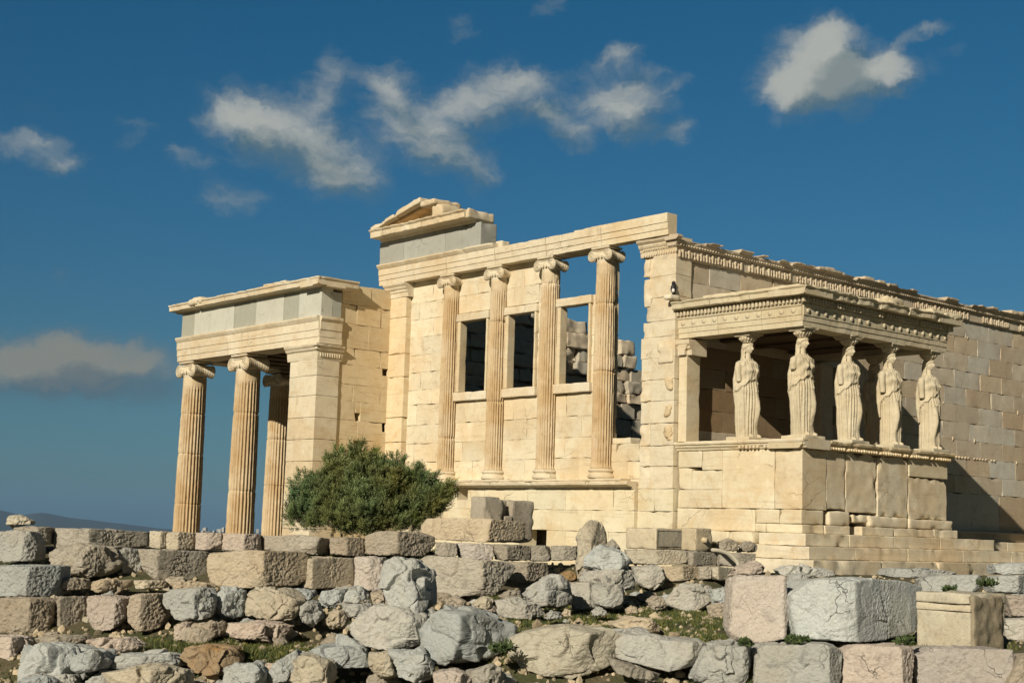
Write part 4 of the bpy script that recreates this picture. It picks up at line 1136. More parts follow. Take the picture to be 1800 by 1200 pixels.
def ground_z(x, y):
    dx, dy = x - CAM[0], y - CAM[1]
    w = dx * FH[0] + dy * FH[1]; lat = dx * RH[0] + dy * RH[1]
    h = Hz(np.clip(w, 0, 60), lat)
    court = sstep(-.2, -1.2, x) * sstep(-2, 1.5, y) * sstep(25, 27.5, w)
    h = h * (1 - court) + (-3.3) * court
    h = np.where(y > 10.9, h + (-3.8 - h) * sstep(10.8, 11.2, y), h)
    inside = (x > -.5) & (x < 23) & (y > -.3) & (y < 11.2); h = np.where(inside, np.minimum(h, -1.35), h)
    rr = np.hypot(x - 5, y - 5)
    n = fbm(np.stack([x * .9, y * .9, 0 * x], -1), 3) * .05 + fbm(np.stack([x * 5, y * 5, 0 * x], -1), 2) * .015
    h = h + n
    t = sstep(75, 420, rr); far = -150 + 6 * fbm(np.stack([x / 900, y / 900, 0 * x], -1), 3)
    return h * (1 - t) + far * t


near = np.concatenate([np.arange(-14, 14, .16)])
ext = [14.]
while ext[-1] < 24000: ext.append(ext[-1] * 1.13 + .1)
la = np.concatenate([-np.array(ext[::-1]), near[1:], np.array(ext)])
wa = np.concatenate([-np.array(ext[::-1]), np.arange(-13, 12, 1.0), np.arange(12, 34, .16), 20 + np.array(ext)])
LA, WA = np.meshgrid(la, wa)
gx = (CAM[0] + LA * RH[0] + WA * FH[0]).ravel(); gy = (CAM[1] + LA * RH[1] + WA * FH[1]).ravel()
gz = ground_z(gx, gy)
nl = len(la)
gF = [(i * nl + j, i * nl + j + 1, (i + 1) * nl + j + 1, (i + 1) * nl + j) for i in range(len(wa) - 1) for j in range(nl - 1)]


def ground_mat():
    m, nt = new_mat('grassy_earth'); N = nt.nodes; L = nt.links
    geo = N.new('ShaderNodeNewGeometry'); pos = geo.outputs['Position']

    def noise(s, d=5, r=.6):
        n = N.new('ShaderNodeTexNoise'); n.inputs['Scale'].default_value = s; n.inputs['Detail'].default_value = d; n.inputs['Roughness'].default_value = r; L.new(pos, n.inputs['Vector']); return n.outputs[0]

    def mix(f, a, b):
        n = N.new('ShaderNodeMixRGB'); L.new(f, n.inputs[0])
        for i, v in ((1, a), (2, b)):
            if isinstance(v, tuple): n.inputs[i].default_value = (*v, 1)
            else: L.new(v, n.inputs[i])
        return n.outputs[0]

    def mr(v, a, b):
        n = N.new('ShaderNodeMapRange'); n.interpolation_type = 'SMOOTHSTEP'; L.new(v, n.inputs[0]); n.inputs[1].default_value = a; n.inputs[2].default_value = b; return n.outputs[0]
    c = mix(mr(noise(1.1), .42, .6), (.13, .11, .06), (.075, .085, .032))
    c = mix(mr(noise(5), .52, .7), c, (.17, .14, .09))
    c = mix(mr(noise(30), .5, .75), c, (.06, .06, .025))
    b = N.new('ShaderNodeBump'); b.inputs['Strength'].default_value = .8; b.inputs['Distance'].default_value = .08; L.new(noise(18, 6, .7), b.inputs['Height'])
    bs = N.new('ShaderNodeBsdfPrincipled'); bs.inputs['Roughness'].default_value = .95; L.new(c, bs.inputs['Base Color']); L.new(b.outputs[0], bs.inputs['Normal'])
    o = N.new('ShaderNodeOutputMaterial'); L.new(bs.outputs[0], o.inputs[0]); return m


g = MB(); g.add(np.stack([gx, gy, gz], -1), gF, (1, 1, 1)); go = g.build('ground', ground_mat(), None); go['kind'] = 'structure'


def on_px(px, py, w):
    d = ray(px, py); t = w / (d @ FH); return CAM + t * d


# ------------------------------------------------------------------ stones
def ico(level):
    import bmesh
    bm = bmesh.new(); bmesh.ops.create_icosphere(bm, subdivisions=level, radius=1)
    V = np.array([v.co[:] for v in bm.verts]); F = [tuple(v.index for v in f.verts) for f in bm.faces]; bm.free(); return V, F


ICO = {k: ico(k) for k in (3, 4, 5, 6, 7)}


def stone(name, cat, label, poly, w, th=.6, split=None, mat='g', seed=0, p=16, lump=.045, fine=.010, a_l=24, a_r=46, tilt=8, level=None, cuts=2, group=None, tint=1.0, kn=None, facets=12, crack=.10):
    rs = np.random.RandomState(int(seed * 977 + poly[0][0] * 7 + poly[0][1]) % 2 ** 31)
    pts = np.array([on_px(x, y, w) for x, y in poly])
    loc = np.stack([(pts - CAM) @ RH, pts[:, 2]], -1)
    area = 0
    for i in range(len(loc)): j = (i + 1) % len(loc); area += loc[i][0] * loc[j][1] - loc[j][0] * loc[i][1]
    if area < 0: loc = loc[::-1]
    mn, mx = loc.min(0), loc.max(0); size = mx - mn
    c2 = (mn + mx) / 2
    if split is None: xs = c2[0]; ar = al = 14 + 10 * rs.rand()
    else: xs = (on_px(split, poly[0][1], w) - CAM) @ RH; ar, al = a_r, a_l
    tr = math.tan(math.radians(ar)); tl = math.tan(math.radians(al))
    if split is not None:      # measure each outline point at the depth its face really has
        y00 = -((xs - mn[0]) * tl + (mx[0] - xs) * tr) * .2
        pp = []
        for (x, y) in poly:
            lx = (on_px(x, y, w) - CAM) @ RH
            wi = w + y00 + max((xs - lx) * tl, (lx - xs) * tr, 0) * .85
            q = on_px(x, y, wi); pp.append(((q - CAM) @ RH, q[2]))
        loc = np.array(pp)
        if area < 0: loc = loc[::-1]
        mn, mx = loc.min(0), loc.max(0); size = mx - mn; c2 = (mn + mx) / 2
    rec_l = (xs - mn[0]) * tl; rec_r = (mx[0] - xs) * tr
    y0 = -(rec_l + rec_r) * .2
    th = max(th, rec_l + .12, rec_r + .12) if split is not None else th
    cen = np.array([c2[0], y0 + th * .5, c2[1]])
    if split is not None:   # keep centre inside
        cen[1] = y0 + max(abs(cen[0] - xs) * (tr if cen[0] > xs else tl) + .12, th * .5)
    Pn, Pd = [], []

    def plane(n, q):
        n = np.array(n, float); n /= np.linalg.norm(n); d = n @ (np.array(q) - cen)
        Pn.append(n); Pd.append(max(d, .10 * min(size[0], size[1], th)))
    for i in range(len(loc)):
        a, b = loc[i], loc[(i + 1) % len(loc)]
        e = b - a
        if np.linalg.norm(e) < 1e-4: continue
        n = np.array([e[1], 0, -e[0]]); n /= np.linalg.norm(n)
        n3 = n + np.array([0, -math.sin(math.radians(tilt)), 0]) * (1 if n[2] > .5 else .3)
        plane(n3, (a[0], y0 + (.0 if n[2] > .5 else .15), a[1]))
    plane((-math.sin(math.radians(al)), -math.cos(math.radians(al)), .04), (xs, y0, c2[1]))
    plane((math.sin(math.radians(ar)), -math.cos(math.radians(ar)), .04), (xs, y0, c2[1]))
    plane((0, 1, 0), (0, y0 + th, 0))
    for _ in range(cuts):
        n = rs.normal(size=3); n[1] = -abs(n[1]); n /= np.linalg.norm(n)
        sup = abs(n[0]) * size[0] / 2 + abs(n[2]) * size[1] / 2 + abs(n[1]) * th / 2
        Pn.append(n); Pd.append(sup * rs.uniform(.66, .86))
    hs = np.array([size[0] / 2, th / 2, size[1] / 2])

    def shape(D):
        A_ = np.array(Pn); B_ = np.array(Pd)
        q = np.clip(D @ A_.T, 0, None) / B_
        return D * ((q ** p).sum(1) ** (-1.0 / p))[:, None]
    D0 = ICO[3][0] * hs; D0 /= np.linalg.norm(D0, axis=1)[:, None]
    for _ in range(facets):
        V0 = shape(D0); n = rs.normal(size=3) / hs; n[1] = -abs(n[1]) * .8; n /= np.linalg.norm(n)
        Pn.append(n); Pd.append(float((V0 @ n).max()) * (rs.uniform(.93, .995) if 'block' in name else rs.uniform(.87, .98)))
    pxs = (max(q[0] for q in poly) - min(q[0] for q in poly)) + (max(q[1] for q in poly) - min(q[1] for q in poly))
    if level is None: level = 4 if pxs < 40 else 5 if pxs < 130 else 6 if pxs < 330 else 7
    D, F = ICO[level]
    hs = np.array([size[0] / 2, th / 2, size[1] / 2])
    D = np.sign(D) * np.abs(D) ** .8; D = D * hs; D /= np.linalg.norm(D, axis=1)[:, None]
    V = shape(D)
    S = float(min(size.max(), 2.2 * size.min()))
    s = rs.rand(3) * 50
    n1 = fbm(V / S * 2.0 + s, 3); n2 = fbm(V * 7 / max(S, .3) + s, 4); n3 = fbm(V * 26 + s, 3)
    gate = np.clip(fbm(V / S * 1.6 + s * 2, 2) * 1.6 + .4, 0, 1)
    disp = n1 * lump * S * (.35 if 'block' in name else .6) + n2 * lump * .5 * S * gate - np.clip(ridged(V / S * 2.6 + s, 2) - 1.25, 0, 1) * (0 if 'block' in name else .07) * S * gate + n3 * fine + (np.abs(fbm(V * 11 + s, 2)) - .3) * fine * (1.6 if mat in 'tp' else .6)
    if crack > 0:     # fractured cells, each a slightly tilted plane
        nc = 22; ci = rs.randint(0, len(V), nc); Cc = V[ci]; G = rs.normal(size=(nc, 3)) * crack; O = rs.normal(size=nc) * crack * .10 * S
        Vw = V + .16 * S * np.stack([fbm(V / S * 3 + s + 5, 2), fbm(V / S * 3 + s + 9, 2), fbm(V / S * 3 + s + 13, 2)], -1)
        dd = ((Vw[:, None, :] - Cc[None]) ** 2).sum(-1); j = dd.argmin(1)
        r2 = np.sort(dd, axis=1)[:, :2]; edge = np.clip((np.sqrt(r2[:, 1]) - np.sqrt(r2[:, 0])) / (.05 * S), 0, 1)
        disp = disp + ((V - Cc[j]) * G[j]).sum(1) * .8 * edge + O[j] * edge - (1 - edge) * .006 * S
    V = V + D * disp[:, None]
    W = CAM[None, :] * np.array([1, 1, 0]) + (V[:, :1] + cen[0]) * RH + (V[:, 1:2] + cen[1] + w) * FH
    W[:, 2] = V[:, 2] + cen[2]
    org = np.array([(W[:, 0].max() + W[:, 0].min()) / 2, (W[:, 1].max() + W[:, 1].min()) / 2, W[:, 2].min()])
    k = tint * rs.uniform(.82, 1.06) * (1.1 if 'huge' in label or 'standing blue' in label else 1); kk = rs.uniform(-.05, .05)
    mb = MB(); mb.add(W - org, F, (k * (1 + kk), k, k * (1 - kk)), smooth=False)
    if kn: kn(mb, org)
    o = mb.build(name, MATS[mat], None); o.location = org
    tag(o, label, cat, group)
    return o


B, K = 'stone_block', 'rock'
ST = [
    # --- far-left wall, top course
    (K, 'small pale loaf shaped stone lying alone on top of the far left wall', [(8, 918), (14, 906), (28, 904), (53, 914), (50, 921), (10, 923)], 21.8, 'c', None, .3),
    (B, 'grey-brown block at the left edge under the pale loaf stone', [(-30, 932), (50, 932), (64, 950), (65, 985), (-30, 987)], 20.6, 'g', 48, .6),
    (B, 'dark tan block half hidden behind the grey block at the left edge', [(12, 923), (92, 925), (95, 956), (50, 958)], 21.8, 't', 70, .6),
    (B, 'long top course block pale on its left half and dark pitted on its right half', [(92, 926), (260, 931), (262, 964), (92, 962)], 22.0, 't', 166, .9),
    (B, 'small squarish tan block right of the long pitted top course block', [(262, 932), (290, 933), (291, 964), (262, 963)], 22.0, 'c', 284, .5),
    (B, 'lumpy cream block in the top course left of the corner column foot', [(291, 933), (339, 935), (340, 966), (291, 965)], 22.0, 'c', 316, .6),
    (B, 'tan and pink block in the top course right under the corner column', [(341, 935), (388, 936), (388, 967), (341, 966)], 22.0, 'p', None, .6),
    (B, 'knobbly pinkish block in the top course under the second column', [(389, 936), (456, 938), (458, 968), (389, 967)], 22.0, 'p', 432, .6),
    (B, 'long flat brown block of the top course left of the bush', [(459, 939), (535, 940), (576, 945), (580, 976), (460, 968)], 22.0, 't', 560, .9),
    (B, 'grey-tan block of the top course below the middle of the bush', [(578, 942), (640, 944), (640, 976), (580, 976)], 22.0, 't', 612, .7),
    (B, 'bulky brown block with pale left end at the foot of the bush', [(640, 940), (665, 932), (740, 933), (764, 940), (764, 958), (745, 977), (640, 974)], 22.1, 't', 702, .9),
    (B, 'short brown block between the bulky bush block and the long cream block', [(766, 952), (803, 954), (803, 977), (764, 977)], 22.4, 't', None, .6),
    (B, 'long pinkish cream block right under the pale slab with the slotted stone', [(803, 953), (868, 955), (866, 984), (803, 980)], 22.5, 'p', None, .7),
    (B, 'brown block under the right end of the pale slab', [(868, 955), (930, 957), (932, 985), (868, 984)], 22.5, 't', 892, .7),
    (B, 'grey-tan block between the pale slab and the dark square gap', [(932, 958), (968, 958), (968, 986), (932, 986)], 22.8, 't', None, .6),
    (B, 'tan lintel block above the dark gap beside the upright cream stone', [(969, 958), (1014, 959), (1014, 984), (969, 985)], 22.8, 't', None, .5),
    # --- on top, before the temple
    ('ashlar_block', 'pale long slab lying in front of the temple, carrying the slotted stone', [(736, 925), (747, 908), (850, 910), (925, 915), (923, 951), (862, 953), (736, 946)], 23.4, 'c', 860, .9),
    (K, 'upright pointed cream stone leaning behind the blue-grey boulder', [(1016, 1020), (1016, 945), (1025, 925), (1042, 912), (1060, 918), (1075, 948), (1068, 970), (1060, 1020)], 25.2, 'c', 1037, .5),
    (K, 'small tan wedge stone right of the upright pointed stone', [(1066, 955), (1078, 947), (1090, 962), (1086, 972), (1066, 970)], 25.2, 't', None, .3),
    (B, 'long cream course block below the panelled white block', [(1100, 964), (1208, 966), (1210, 992), (1108, 992)], 25.8, 'c', None, .7),
    (B, 'brown course block below the block with a round knob', [(1210, 967), (1264, 969), (1264, 993), (1212, 993)], 25.8, 't', 1218, .6),
    (B, 'tan course block beside the pale hose', [(1266, 970), (1330, 972), (1328, 996), (1266, 995)], 25.9, 't', None, .6),
    (B, 'tan block in the second course right of the blue-grey boulder', [(1160, 994), (1229, 995), (1227, 1016), (1170, 1023)], 25.3, 'c', 1200, .6),
    (B, 'small grey block in the second course', [(1230, 995), (1252, 995), (1250, 1016), (1230, 1020)], 25.3, 't', None, .5),
    (B, 'cream block in the second course ending under the hose', [(1252, 995), (1298, 996), (1294, 1018), (1254, 1019)], 25.3, 'c', 1262, .6),
    (K, 'grey-tan boulder between the blue-grey boulder and the second course', [(1112, 995), (1160, 992), (1172, 1006), (1166, 1028), (1145, 1036), (1122, 1030)], 24.6, 'g', None, .5),
    # --- second course, left
    (K, 'big rough tan boulder under the long pitted top course block', [(80, 985), (82, 965), (98, 956), (195, 958), (208, 972), (206, 990), (190, 1008), (165, 1017), (108, 1010)], 20.5, 't', 150, .7),
    (K, 'dark blue-grey stone squeezed behind the big rough tan boulder', [(200, 962), (240, 963), (248, 985), (244, 1011), (205, 1010)], 21.0, 'g', 212, .6),
    (B, 'long smooth tan block between the blue-grey stone and the big cream block', [(240, 963), (365, 966), (366, 1020), (268, 1018), (246, 1000)], 20.8, 't', 284, .8),
    (B, 'big cream block with lichen spots and a dark rough right side', [(360, 978), (364, 968), (440, 966), (536, 967), (542, 975), (540, 1018), (520, 1030), (440, 1033), (366, 1032), (361, 1005)], 19.9, 'c', 468, .9),
    (B, 'cream block right of the big lichen spotted block', [(540, 977), (620, 978), (622, 1033), (530, 1034)], 20.4, 'c', 553, .8),
    (B, 'fractured pinkish white block left of the standing blue-grey stone', [(621, 978), (674, 978), (676, 1040), (650, 1038), (621, 1033)], 20.3, 'p', None, .7),
    (B, 'large rough brown block right of the standing blue-grey stone', [(738, 982), (752, 973), (790, 977), (905, 985), (905, 1002), (870, 1045), (800, 1048), (745, 1040)], 20.4, 't', 850, .9),
    (B, 'brown rough block left of the dark square gap', [(868, 985), (962, 987), (965, 1010), (932, 1024), (872, 1020)], 21.4, 't', 925, .7),
    (K, 'small ochre stone lying in the dark square gap', [(985, 1008), (1000, 1002), (1013, 1006), (1014, 1020), (988, 1022)], 22.8, 'o', None, .3),
    # --- third course, left
    (B, 'large slate grey block at the left edge in the third course', [(-30, 990), (60, 988), (108, 990), (106, 1028), (94, 1048), (-30, 1048)], 19.2, 'g', 55, .9),
    (B, 'grey-brown block at the left edge in the fourth course', [(-30, 1050), (60, 1050), (92, 1056), (88, 1100), (78, 1118), (-30, 1116)], 18.4, 't', 58, .8),
    (K, 'small tan stone under the big rough tan boulder', [(102, 1018), (120, 1014), (152, 1016), (156, 1034), (104, 1041)], 19.6, 't', 118, .4),
    (K, 'flat cream wedge stone left of the pair of thin cream slabs', [(157, 1022), (175, 1018), (228, 1018), (224, 1031), (195, 1041), (159, 1040)], 19.6, 'c', 185, .4),
    (K, 'left one of two thin cream slabs under the long smooth tan block', [(233, 1019), (285, 1019), (298, 1028), (292, 1034), (236, 1035)], 19.8, 'c', 262, .4),
    (K, 'right one of two thin cream slabs under the long smooth tan block', [(290, 1020), (362, 1023), (364, 1034), (305, 1036)], 19.9, 'c', None, .4),
    (B, 'dark brown block in shade right of the fourth course edge block', [(92, 1058), (98, 1048), (148, 1047), (150, 1100), (122, 1110), (92, 1106)], 18.6, 't', 104, .7),
    (B, 'reddish brown rough block in the fourth course', [(149, 1048), (180, 1045), (217, 1050), (218, 1085), (196, 1106), (162, 1111), (150, 1088)], 18.4, 'p', 205, .7),
    (B, 'tan block with a slanting shaded side right of the reddish brown block', [(219, 1048), (230, 1043), (274, 1042), (291, 1080), (278, 1104), (240, 1112), (224, 1090)], 18.4, 't', 250, .7),
    (K, 'rounded grey boulder with a scooped face in the fourth course', [(274, 1045), (300, 1034), (360, 1033), (379, 1048), (380, 1062), (366, 1086), (340, 1094), (302, 1086)], 18.3, 'g', 345, .7),
    (K, 'dark blue-grey stone between the scooped boulder and the cream boulder', [(379, 1036), (425, 1036), (427, 1078), (402, 1088), (378, 1066)], 18.6, 'g', 388, .6),
    (K, 'cream speckled boulder left of the heap of small dark stones', [(425, 1040), (440, 1033), (492, 1035), (526, 1055), (522, 1074), (506, 1092), (432, 1082)], 18.4, 'c', 510, .7),
    (K, 'dark grey stone in the heap left of the standing stone, highest on its left', [(500, 1034), (545, 1036), (550, 1048), (535, 1058), (505, 1052)], 19.2, 'g', None, .5),
    (K, 'slanting grey stone in the middle of the small heap', [(556, 1058), (565, 1038), (608, 1034), (603, 1055), (575, 1066)], 18.8, 'g', 585, .5),
    (K, 'bluish wedge in the small heap next to the standing stone', [(606, 1034), (640, 1034), (654, 1050), (625, 1060), (604, 1056)], 18.8, 'g', 625, .5),
    (K, 'dark grey stone in the heap right of the cream speckled boulder', [(526, 1066), (540, 1054), (556, 1058), (566, 1084), (548, 1104), (530, 1092)], 18.3, 'g', 540, .5),
    (K, 'small yellowish cream stone glowing in the shade of the heap', [(572, 1084), (582, 1072), (600, 1072), (612, 1084), (604, 1104), (578, 1106)], 18.0, 'c', 596, .4),
    (K, 'grey stone behind the small yellowish stone', [(600, 1060), (650, 1060), (655, 1080), (625, 1090), (606, 1078)], 18.6, 'g', None, .5),
    (K, 'small brown stone tucked behind the standing blue-grey stone', [(650, 1040), (672, 1038), (674, 1060), (655, 1062)], 18.9, 't', None, .4),
    (K, 'long pinkish stone lying on the grass strip at left', [(392, 1115), (398, 1094), (480, 1092), (514, 1098), (504, 1120), (462, 1129), (400, 1118)], 17.9, 'p', 462, .6),
    (K, 'small pink stone left of two tan stones at the grass strip', [(303, 1098), (328, 1094), (331, 1120), (305, 1127)], 18.0, 'p', None, .4),
    (K, 'tan stone right of the small pink stone', [(332, 1096), (388, 1094), (390, 1116), (342, 1129)], 18.0, 't', 370, .5),
    # --- bottom, left
    (K, 'reddish stone at the bottom left edge', [(-20, 1116), (34, 1118), (44, 1128), (32, 1166), (-20, 1170)], 17.2, 'p', 22, .6),
    (K, 'thin flat tan slab above the big grey boulder at bottom left', [(50, 1126), (72, 1117), (140, 1117), (150, 1125), (132, 1133), (58, 1133)], 17.6, 't', None, .5),
    (K, 'flat pinkish tan slab right of the thin flat slab', [(132, 1134), (160, 1123), (222, 1122), (252, 1140), (228, 1149), (190, 1153)], 17.3, 'p', None, .6),
    (K, 'big grey boulder with a shaded right flank at bottom left', [(31, 1160), (34, 1140), (60, 1132), (150, 1136), (186, 1150), (180, 1172), (130, 1205), (30, 1205)], 16.6, 'g', 90, .8),
    (K, 'rounded grey lump leaning on the big bottom left boulder', [(112, 1172), (128, 1152), (158, 1141), (182, 1144), (192, 1160), (182, 1176), (128, 1184)], 16.4, 'g', 160, .5),
    (K, 'low smooth bluish slab left of the ochre stained stone', [(188, 1162), (210, 1149), (295, 1149), (313, 1160), (308, 1174), (190, 1180)], 16.6, 'g', None, .6),
    (K, 'ochre yellow stained rock at the lower left', [(312, 1160), (324, 1138), (352, 1133), (405, 1140), (426, 1160), (400, 1182), (342, 1182)], 16.8, 'o', 396, .6),
    (K, 'long cream rock cut by the bottom edge at left', [(165, 1184), (265, 1170), (330, 1176), (342, 1210), (165, 1210)], 15.8, 'c', 270, .6),
    (K, 'blue-grey rock cut by the bottom edge below the ochre stained rock', [(388, 1176), (410, 1166), (450, 1168), (466, 1186), (462, 1210), (388, 1210)], 15.8, 'g', 450, .5),
    (K, 'pale slanting grey rock at the bottom left of centre', [(460, 1195), (480, 1165), (520, 1143), (530, 1160), (512, 1210), (460, 1210)], 16.0, 'g', None, .5),
    (K, 'fractured cream rock cut by the bottom edge left of centre', [(505, 1165), (530, 1150), (575, 1163), (584, 1185), (580, 1210), (502, 1210)], 15.9, 'c', 570, .6),
    (K, 'broad smooth grey slab under the leaning blue-grey slab', [(535, 1146), (560, 1134), (604, 1133), (642, 1141), (647, 1176), (618, 1182), (580, 1172), (545, 1158)], 16.5, 'g', None, .7),
    (K, 'standing blue-grey stone block with cracks balanced on a flat slab', [(671, 1030), (672, 983), (700, 978), (735, 981), (760, 1005), (764, 1062), (752, 1074), (684, 1072)], 17.0, 'g', 728, .8),
    (K, 'wide blue-grey slab with a brown corner carrying the standing stone', [(614, 1092), (655, 1066), (690, 1066), (752, 1075), (750, 1095), (738, 1135), (718, 1140), (640, 1137), (613, 1115)], 16.7, 'g', 722, .9),
    (K, 'large grey boulder with a finely tooled dark side right of the wide slab', [(735, 1108), (752, 1086), (775, 1070), (840, 1070), (912, 1100), (906, 1140), (840, 1165), (808, 1166), (738, 1156)], 16.4, 'g', 812, .9),
    (K, 'tan split stone below the wide blue-grey slab', [(645, 1148), (690, 1146), (692, 1190), (666, 1196), (645, 1172)], 16.2, 'c', None, .5),
    (K, 'grey-tan stone below the large tooled boulder', [(685, 1142), (740, 1143), (763, 1165), (758, 1192), (738, 1202), (700, 1190)], 16.1, 'g', 745, .5),
    (K, 'pinkish small stone at the bottom edge right of centre left', [(760, 1182), (800, 1176), (828, 1186), (824, 1208), (762, 1208)], 15.6, 'p', 805, .4),
    (K, 'brown small stone at the bottom edge beside the long low slab', [(822, 1180), (868, 1166), (886, 1186), (880, 1208), (824, 1208)], 15.7, 't', 860, .4),
    # --- middle
    (K, 'small tan stone behind the large tooled boulder', [(780, 1054), (804, 1046), (820, 1058), (814, 1072), (784, 1070)], 19.3, 't', None, .4),
    (K, 'small cream angular stone in the middle heap', [(828, 1060), (848, 1046), (867, 1050), (862, 1067), (846, 1074)], 19.0, 'c', 855, .35),
    (K, 'low grey-tan stone heap piece with ochre marks', [(866, 1054), (912, 1050), (950, 1063), (960, 1078), (936, 1090), (882, 1084)], 19.0, 'g', 925, .5),
    (K, 'flat tan stone behind the middle heap', [(875, 1047), (896, 1036), (915, 1038), (922, 1050), (882, 1054)], 19.6, 't', None, .4),
    (K, 'grey boulder with a dark right face left of the blue-grey pair', [(918, 1046), (955, 1014), (985, 1012), (1003, 1020), (1002, 1056), (986, 1070), (955, 1068), (928, 1058)], 20.4, 'g', 962, .7),
    (B, 'blue-grey slab leaning between two grey boulders', [(1003, 1023), (1043, 1022), (1042, 1072), (1006, 1072)], 21.4, 'g', 1036, .6),
    (K, 'dark grey boulder at the foot of the blue-grey pair', [(1041, 1023), (1085, 1022), (1099, 1044), (1090, 1068), (1042, 1070)], 21.2, 'g', None, .7),
    (K, 'rounded blue-grey boulder on top of another, below the upright pointed stone', [(1028, 1002), (1027, 978), (1055, 961), (1085, 960), (1112, 985), (1110, 1004)], 22.0, 'g', 1092, .8),
    (K, 'wide blue-grey boulder carrying the rounded one', [(1022, 1018), (1030, 1001), (1110, 1000), (1121, 1018), (1118, 1036), (1100, 1042), (1040, 1030)], 21.9, 'g', 1098, .9),
    (K, 'pale grey boulder right of the grass patch', [(1171, 1056), (1198, 1030), (1218, 1025), (1250, 1030), (1259, 1052), (1244, 1075), (1176, 1072)], 22.0, 'g', None, .7),
    (K, 'small grey stone touching the pale grey boulder on its right', [(1252, 1035), (1284, 1034), (1286, 1055), (1256, 1063)], 21.6, 'g', None, .4),
    (K, 'tan stone left of the big pink block', [(1249, 1066), (1266, 1060), (1284, 1062), (1284, 1088), (1252, 1091)], 20.8, 't', None, .4),
    (K, 'tan half buried stone left of the pale grey boulder', [(1137, 1056), (1150, 1047), (1166, 1050), (1175, 1065), (1150, 1075)], 21.6, 't', None, .35),
    (K, 'tiny cream stone on the grass patch', [(1100, 1070), (1110, 1064), (1120, 1067), (1120, 1076), (1102, 1079)], 20.6, 'c', None, .2),
    (K, 'small grey pyramid stone at the left end of the grass', [(956, 1084), (968, 1073), (984, 1076), (986, 1088), (962, 1089)], 18.4, 'g', None, .25),
    (K, 'small tan pebble beside the small grey pyramid stone', [(988, 1078), (994, 1070), (1004, 1072), (1004, 1082), (990, 1084)], 18.6, 'c', None, .2),
    (K, 'grey low stone by the foot of the dark grey boulder', [(1040, 1074), (1054, 1066), (1068, 1074), (1066, 1082), (1042, 1082)], 19.8, 'g', None, .25),
    (K, 'long low grey and cream slab at the bottom centre', [(884, 1130), (898, 1112), (985, 1098), (1060, 1101), (1084, 1112), (1092, 1150), (1070, 1180), (1010, 1192), (955, 1188), (900, 1176), (886, 1150)], 16.3, 'c', 1040, 1.1),
    (K, 'blue-grey slab overlapping the long low slab at the bottom', [(1062, 1108), (1130, 1113), (1225, 1125), (1243, 1136), (1228, 1170), (1190, 1188), (1130, 1175), (1070, 1150)], 16.2, 'g', 1215, 1.0),
    (K, 'brown flaky wedge below the overlapping blue-grey slab', [(1064, 1152), (1110, 1168), (1172, 1188), (1140, 1200), (1085, 1184)], 15.7, 't', None, .5),
    (K, 'cream jagged stone lying behind the long low slab', [(1068, 1098), (1104, 1083), (1142, 1085), (1160, 1098), (1161, 1113), (1100, 1112)], 17.3, 'c', 1140, .6),
    (K, 'blue-grey angular rock between the slabs and the bottom right blocks', [(1215, 1205), (1232, 1160), (1243, 1136), (1295, 1130), (1331, 1140), (1326, 1180), (1312, 1210)], 15.9, 'g', 1305, .8),
    # --- right foreground
    (B, 'big pinkish block with worn lower edge beside the huge grey block', [(1282, 1085), (1288, 1014), (1300, 1010), (1385, 1011), (1394, 1035), (1388, 1075), (1392, 1118), (1340, 1130), (1292, 1126), (1281, 1105)], 16.6, 'p', 1376, .8),
    (K, 'grey stone peeping between the pink block and the huge grey block', [(1390, 1020), (1396, 1008), (1420, 1008), (1426, 1024), (1408, 1040), (1392, 1036)], 18.0, 'g', None, .4),
    (B, 'huge pale grey block with drilled holes standing on the bottom course', [(1388, 1080), (1390, 1042), (1425, 1018), (1500, 1012), (1600, 1016), (1638, 1028), (1632, 1060), (1625, 1108), (1612, 1126), (1510, 1130), (1402, 1126)], 16.4, 'g', 1488, 1.0),
    (B, 'pale grey block of the bottom course right of the dark crack', [(1327, 1145), (1340, 1132), (1470, 1131), (1482, 1142), (1478, 1215), (1326, 1215)], 15.7, 'g', 1455, .8),
    (B, 'tan and pink block in the middle of the bottom course', [(1484, 1145), (1502, 1133), (1606, 1133), (1612, 1150), (1604, 1215), (1478, 1215)], 15.7, 'p', 1582, .8),
    (B, 'wide bottom course block with rust red patches', [(1612, 1142), (1630, 1135), (1780, 1141), (1790, 1156), (1766, 1215), (1606, 1215)], 15.7, 'p', 1772, .9),
    (B, 'dark shaded block at the bottom right corner', [(1770, 1205), (1792, 1152), (1830, 1150), (1830, 1215), (1765, 1215)], 15.5, 't', None, .6),
    (K, 'long low grey rock behind the huge grey block', [(1365, 1000), (1390, 993), (1465, 999), (1475, 1012), (1380, 1016)], 22.0, 'g', None, .6),
    (K, 'rust tinged rounded rock behind the pink block', [(1290, 1012), (1300, 994), (1325, 986), (1345, 992), (1350, 1012)], 20.5, 'p', None, .5),
    (K, 'pale bluish flat rock left of the lumpy blue-grey rock', [(1552, 1010), (1565, 998), (1600, 996), (1640, 1000), (1700, 1004), (1680, 1014), (1580, 1016)], 23.0, 'g', None, .7),
    (B, 'grey course block behind the cream moulded base', [(1618, 1016), (1640, 1010), (1722, 1009), (1732, 1022), (1716, 1042), (1622, 1042)], 21.5, 'g', 1712, .7),
    (B, 'small grey block at the right edge, upper one', [(1752, 992), (1780, 988), (1830, 988), (1830, 1009), (1754, 1010)], 23.0, 'g', None, .6),
    (B, 'blue-grey block at the right edge behind the cream moulded base', [(1746, 1020), (1758, 1010), (1830, 1010), (1830, 1043), (1750, 1042)], 21.6, 'g', 1785, .7),
    (B, 'tan block at the right edge beside the cream moulded base', [(1770, 1046), (1830, 1046), (1830, 1084), (1782, 1084)], 20.0, 'p', None, .6),
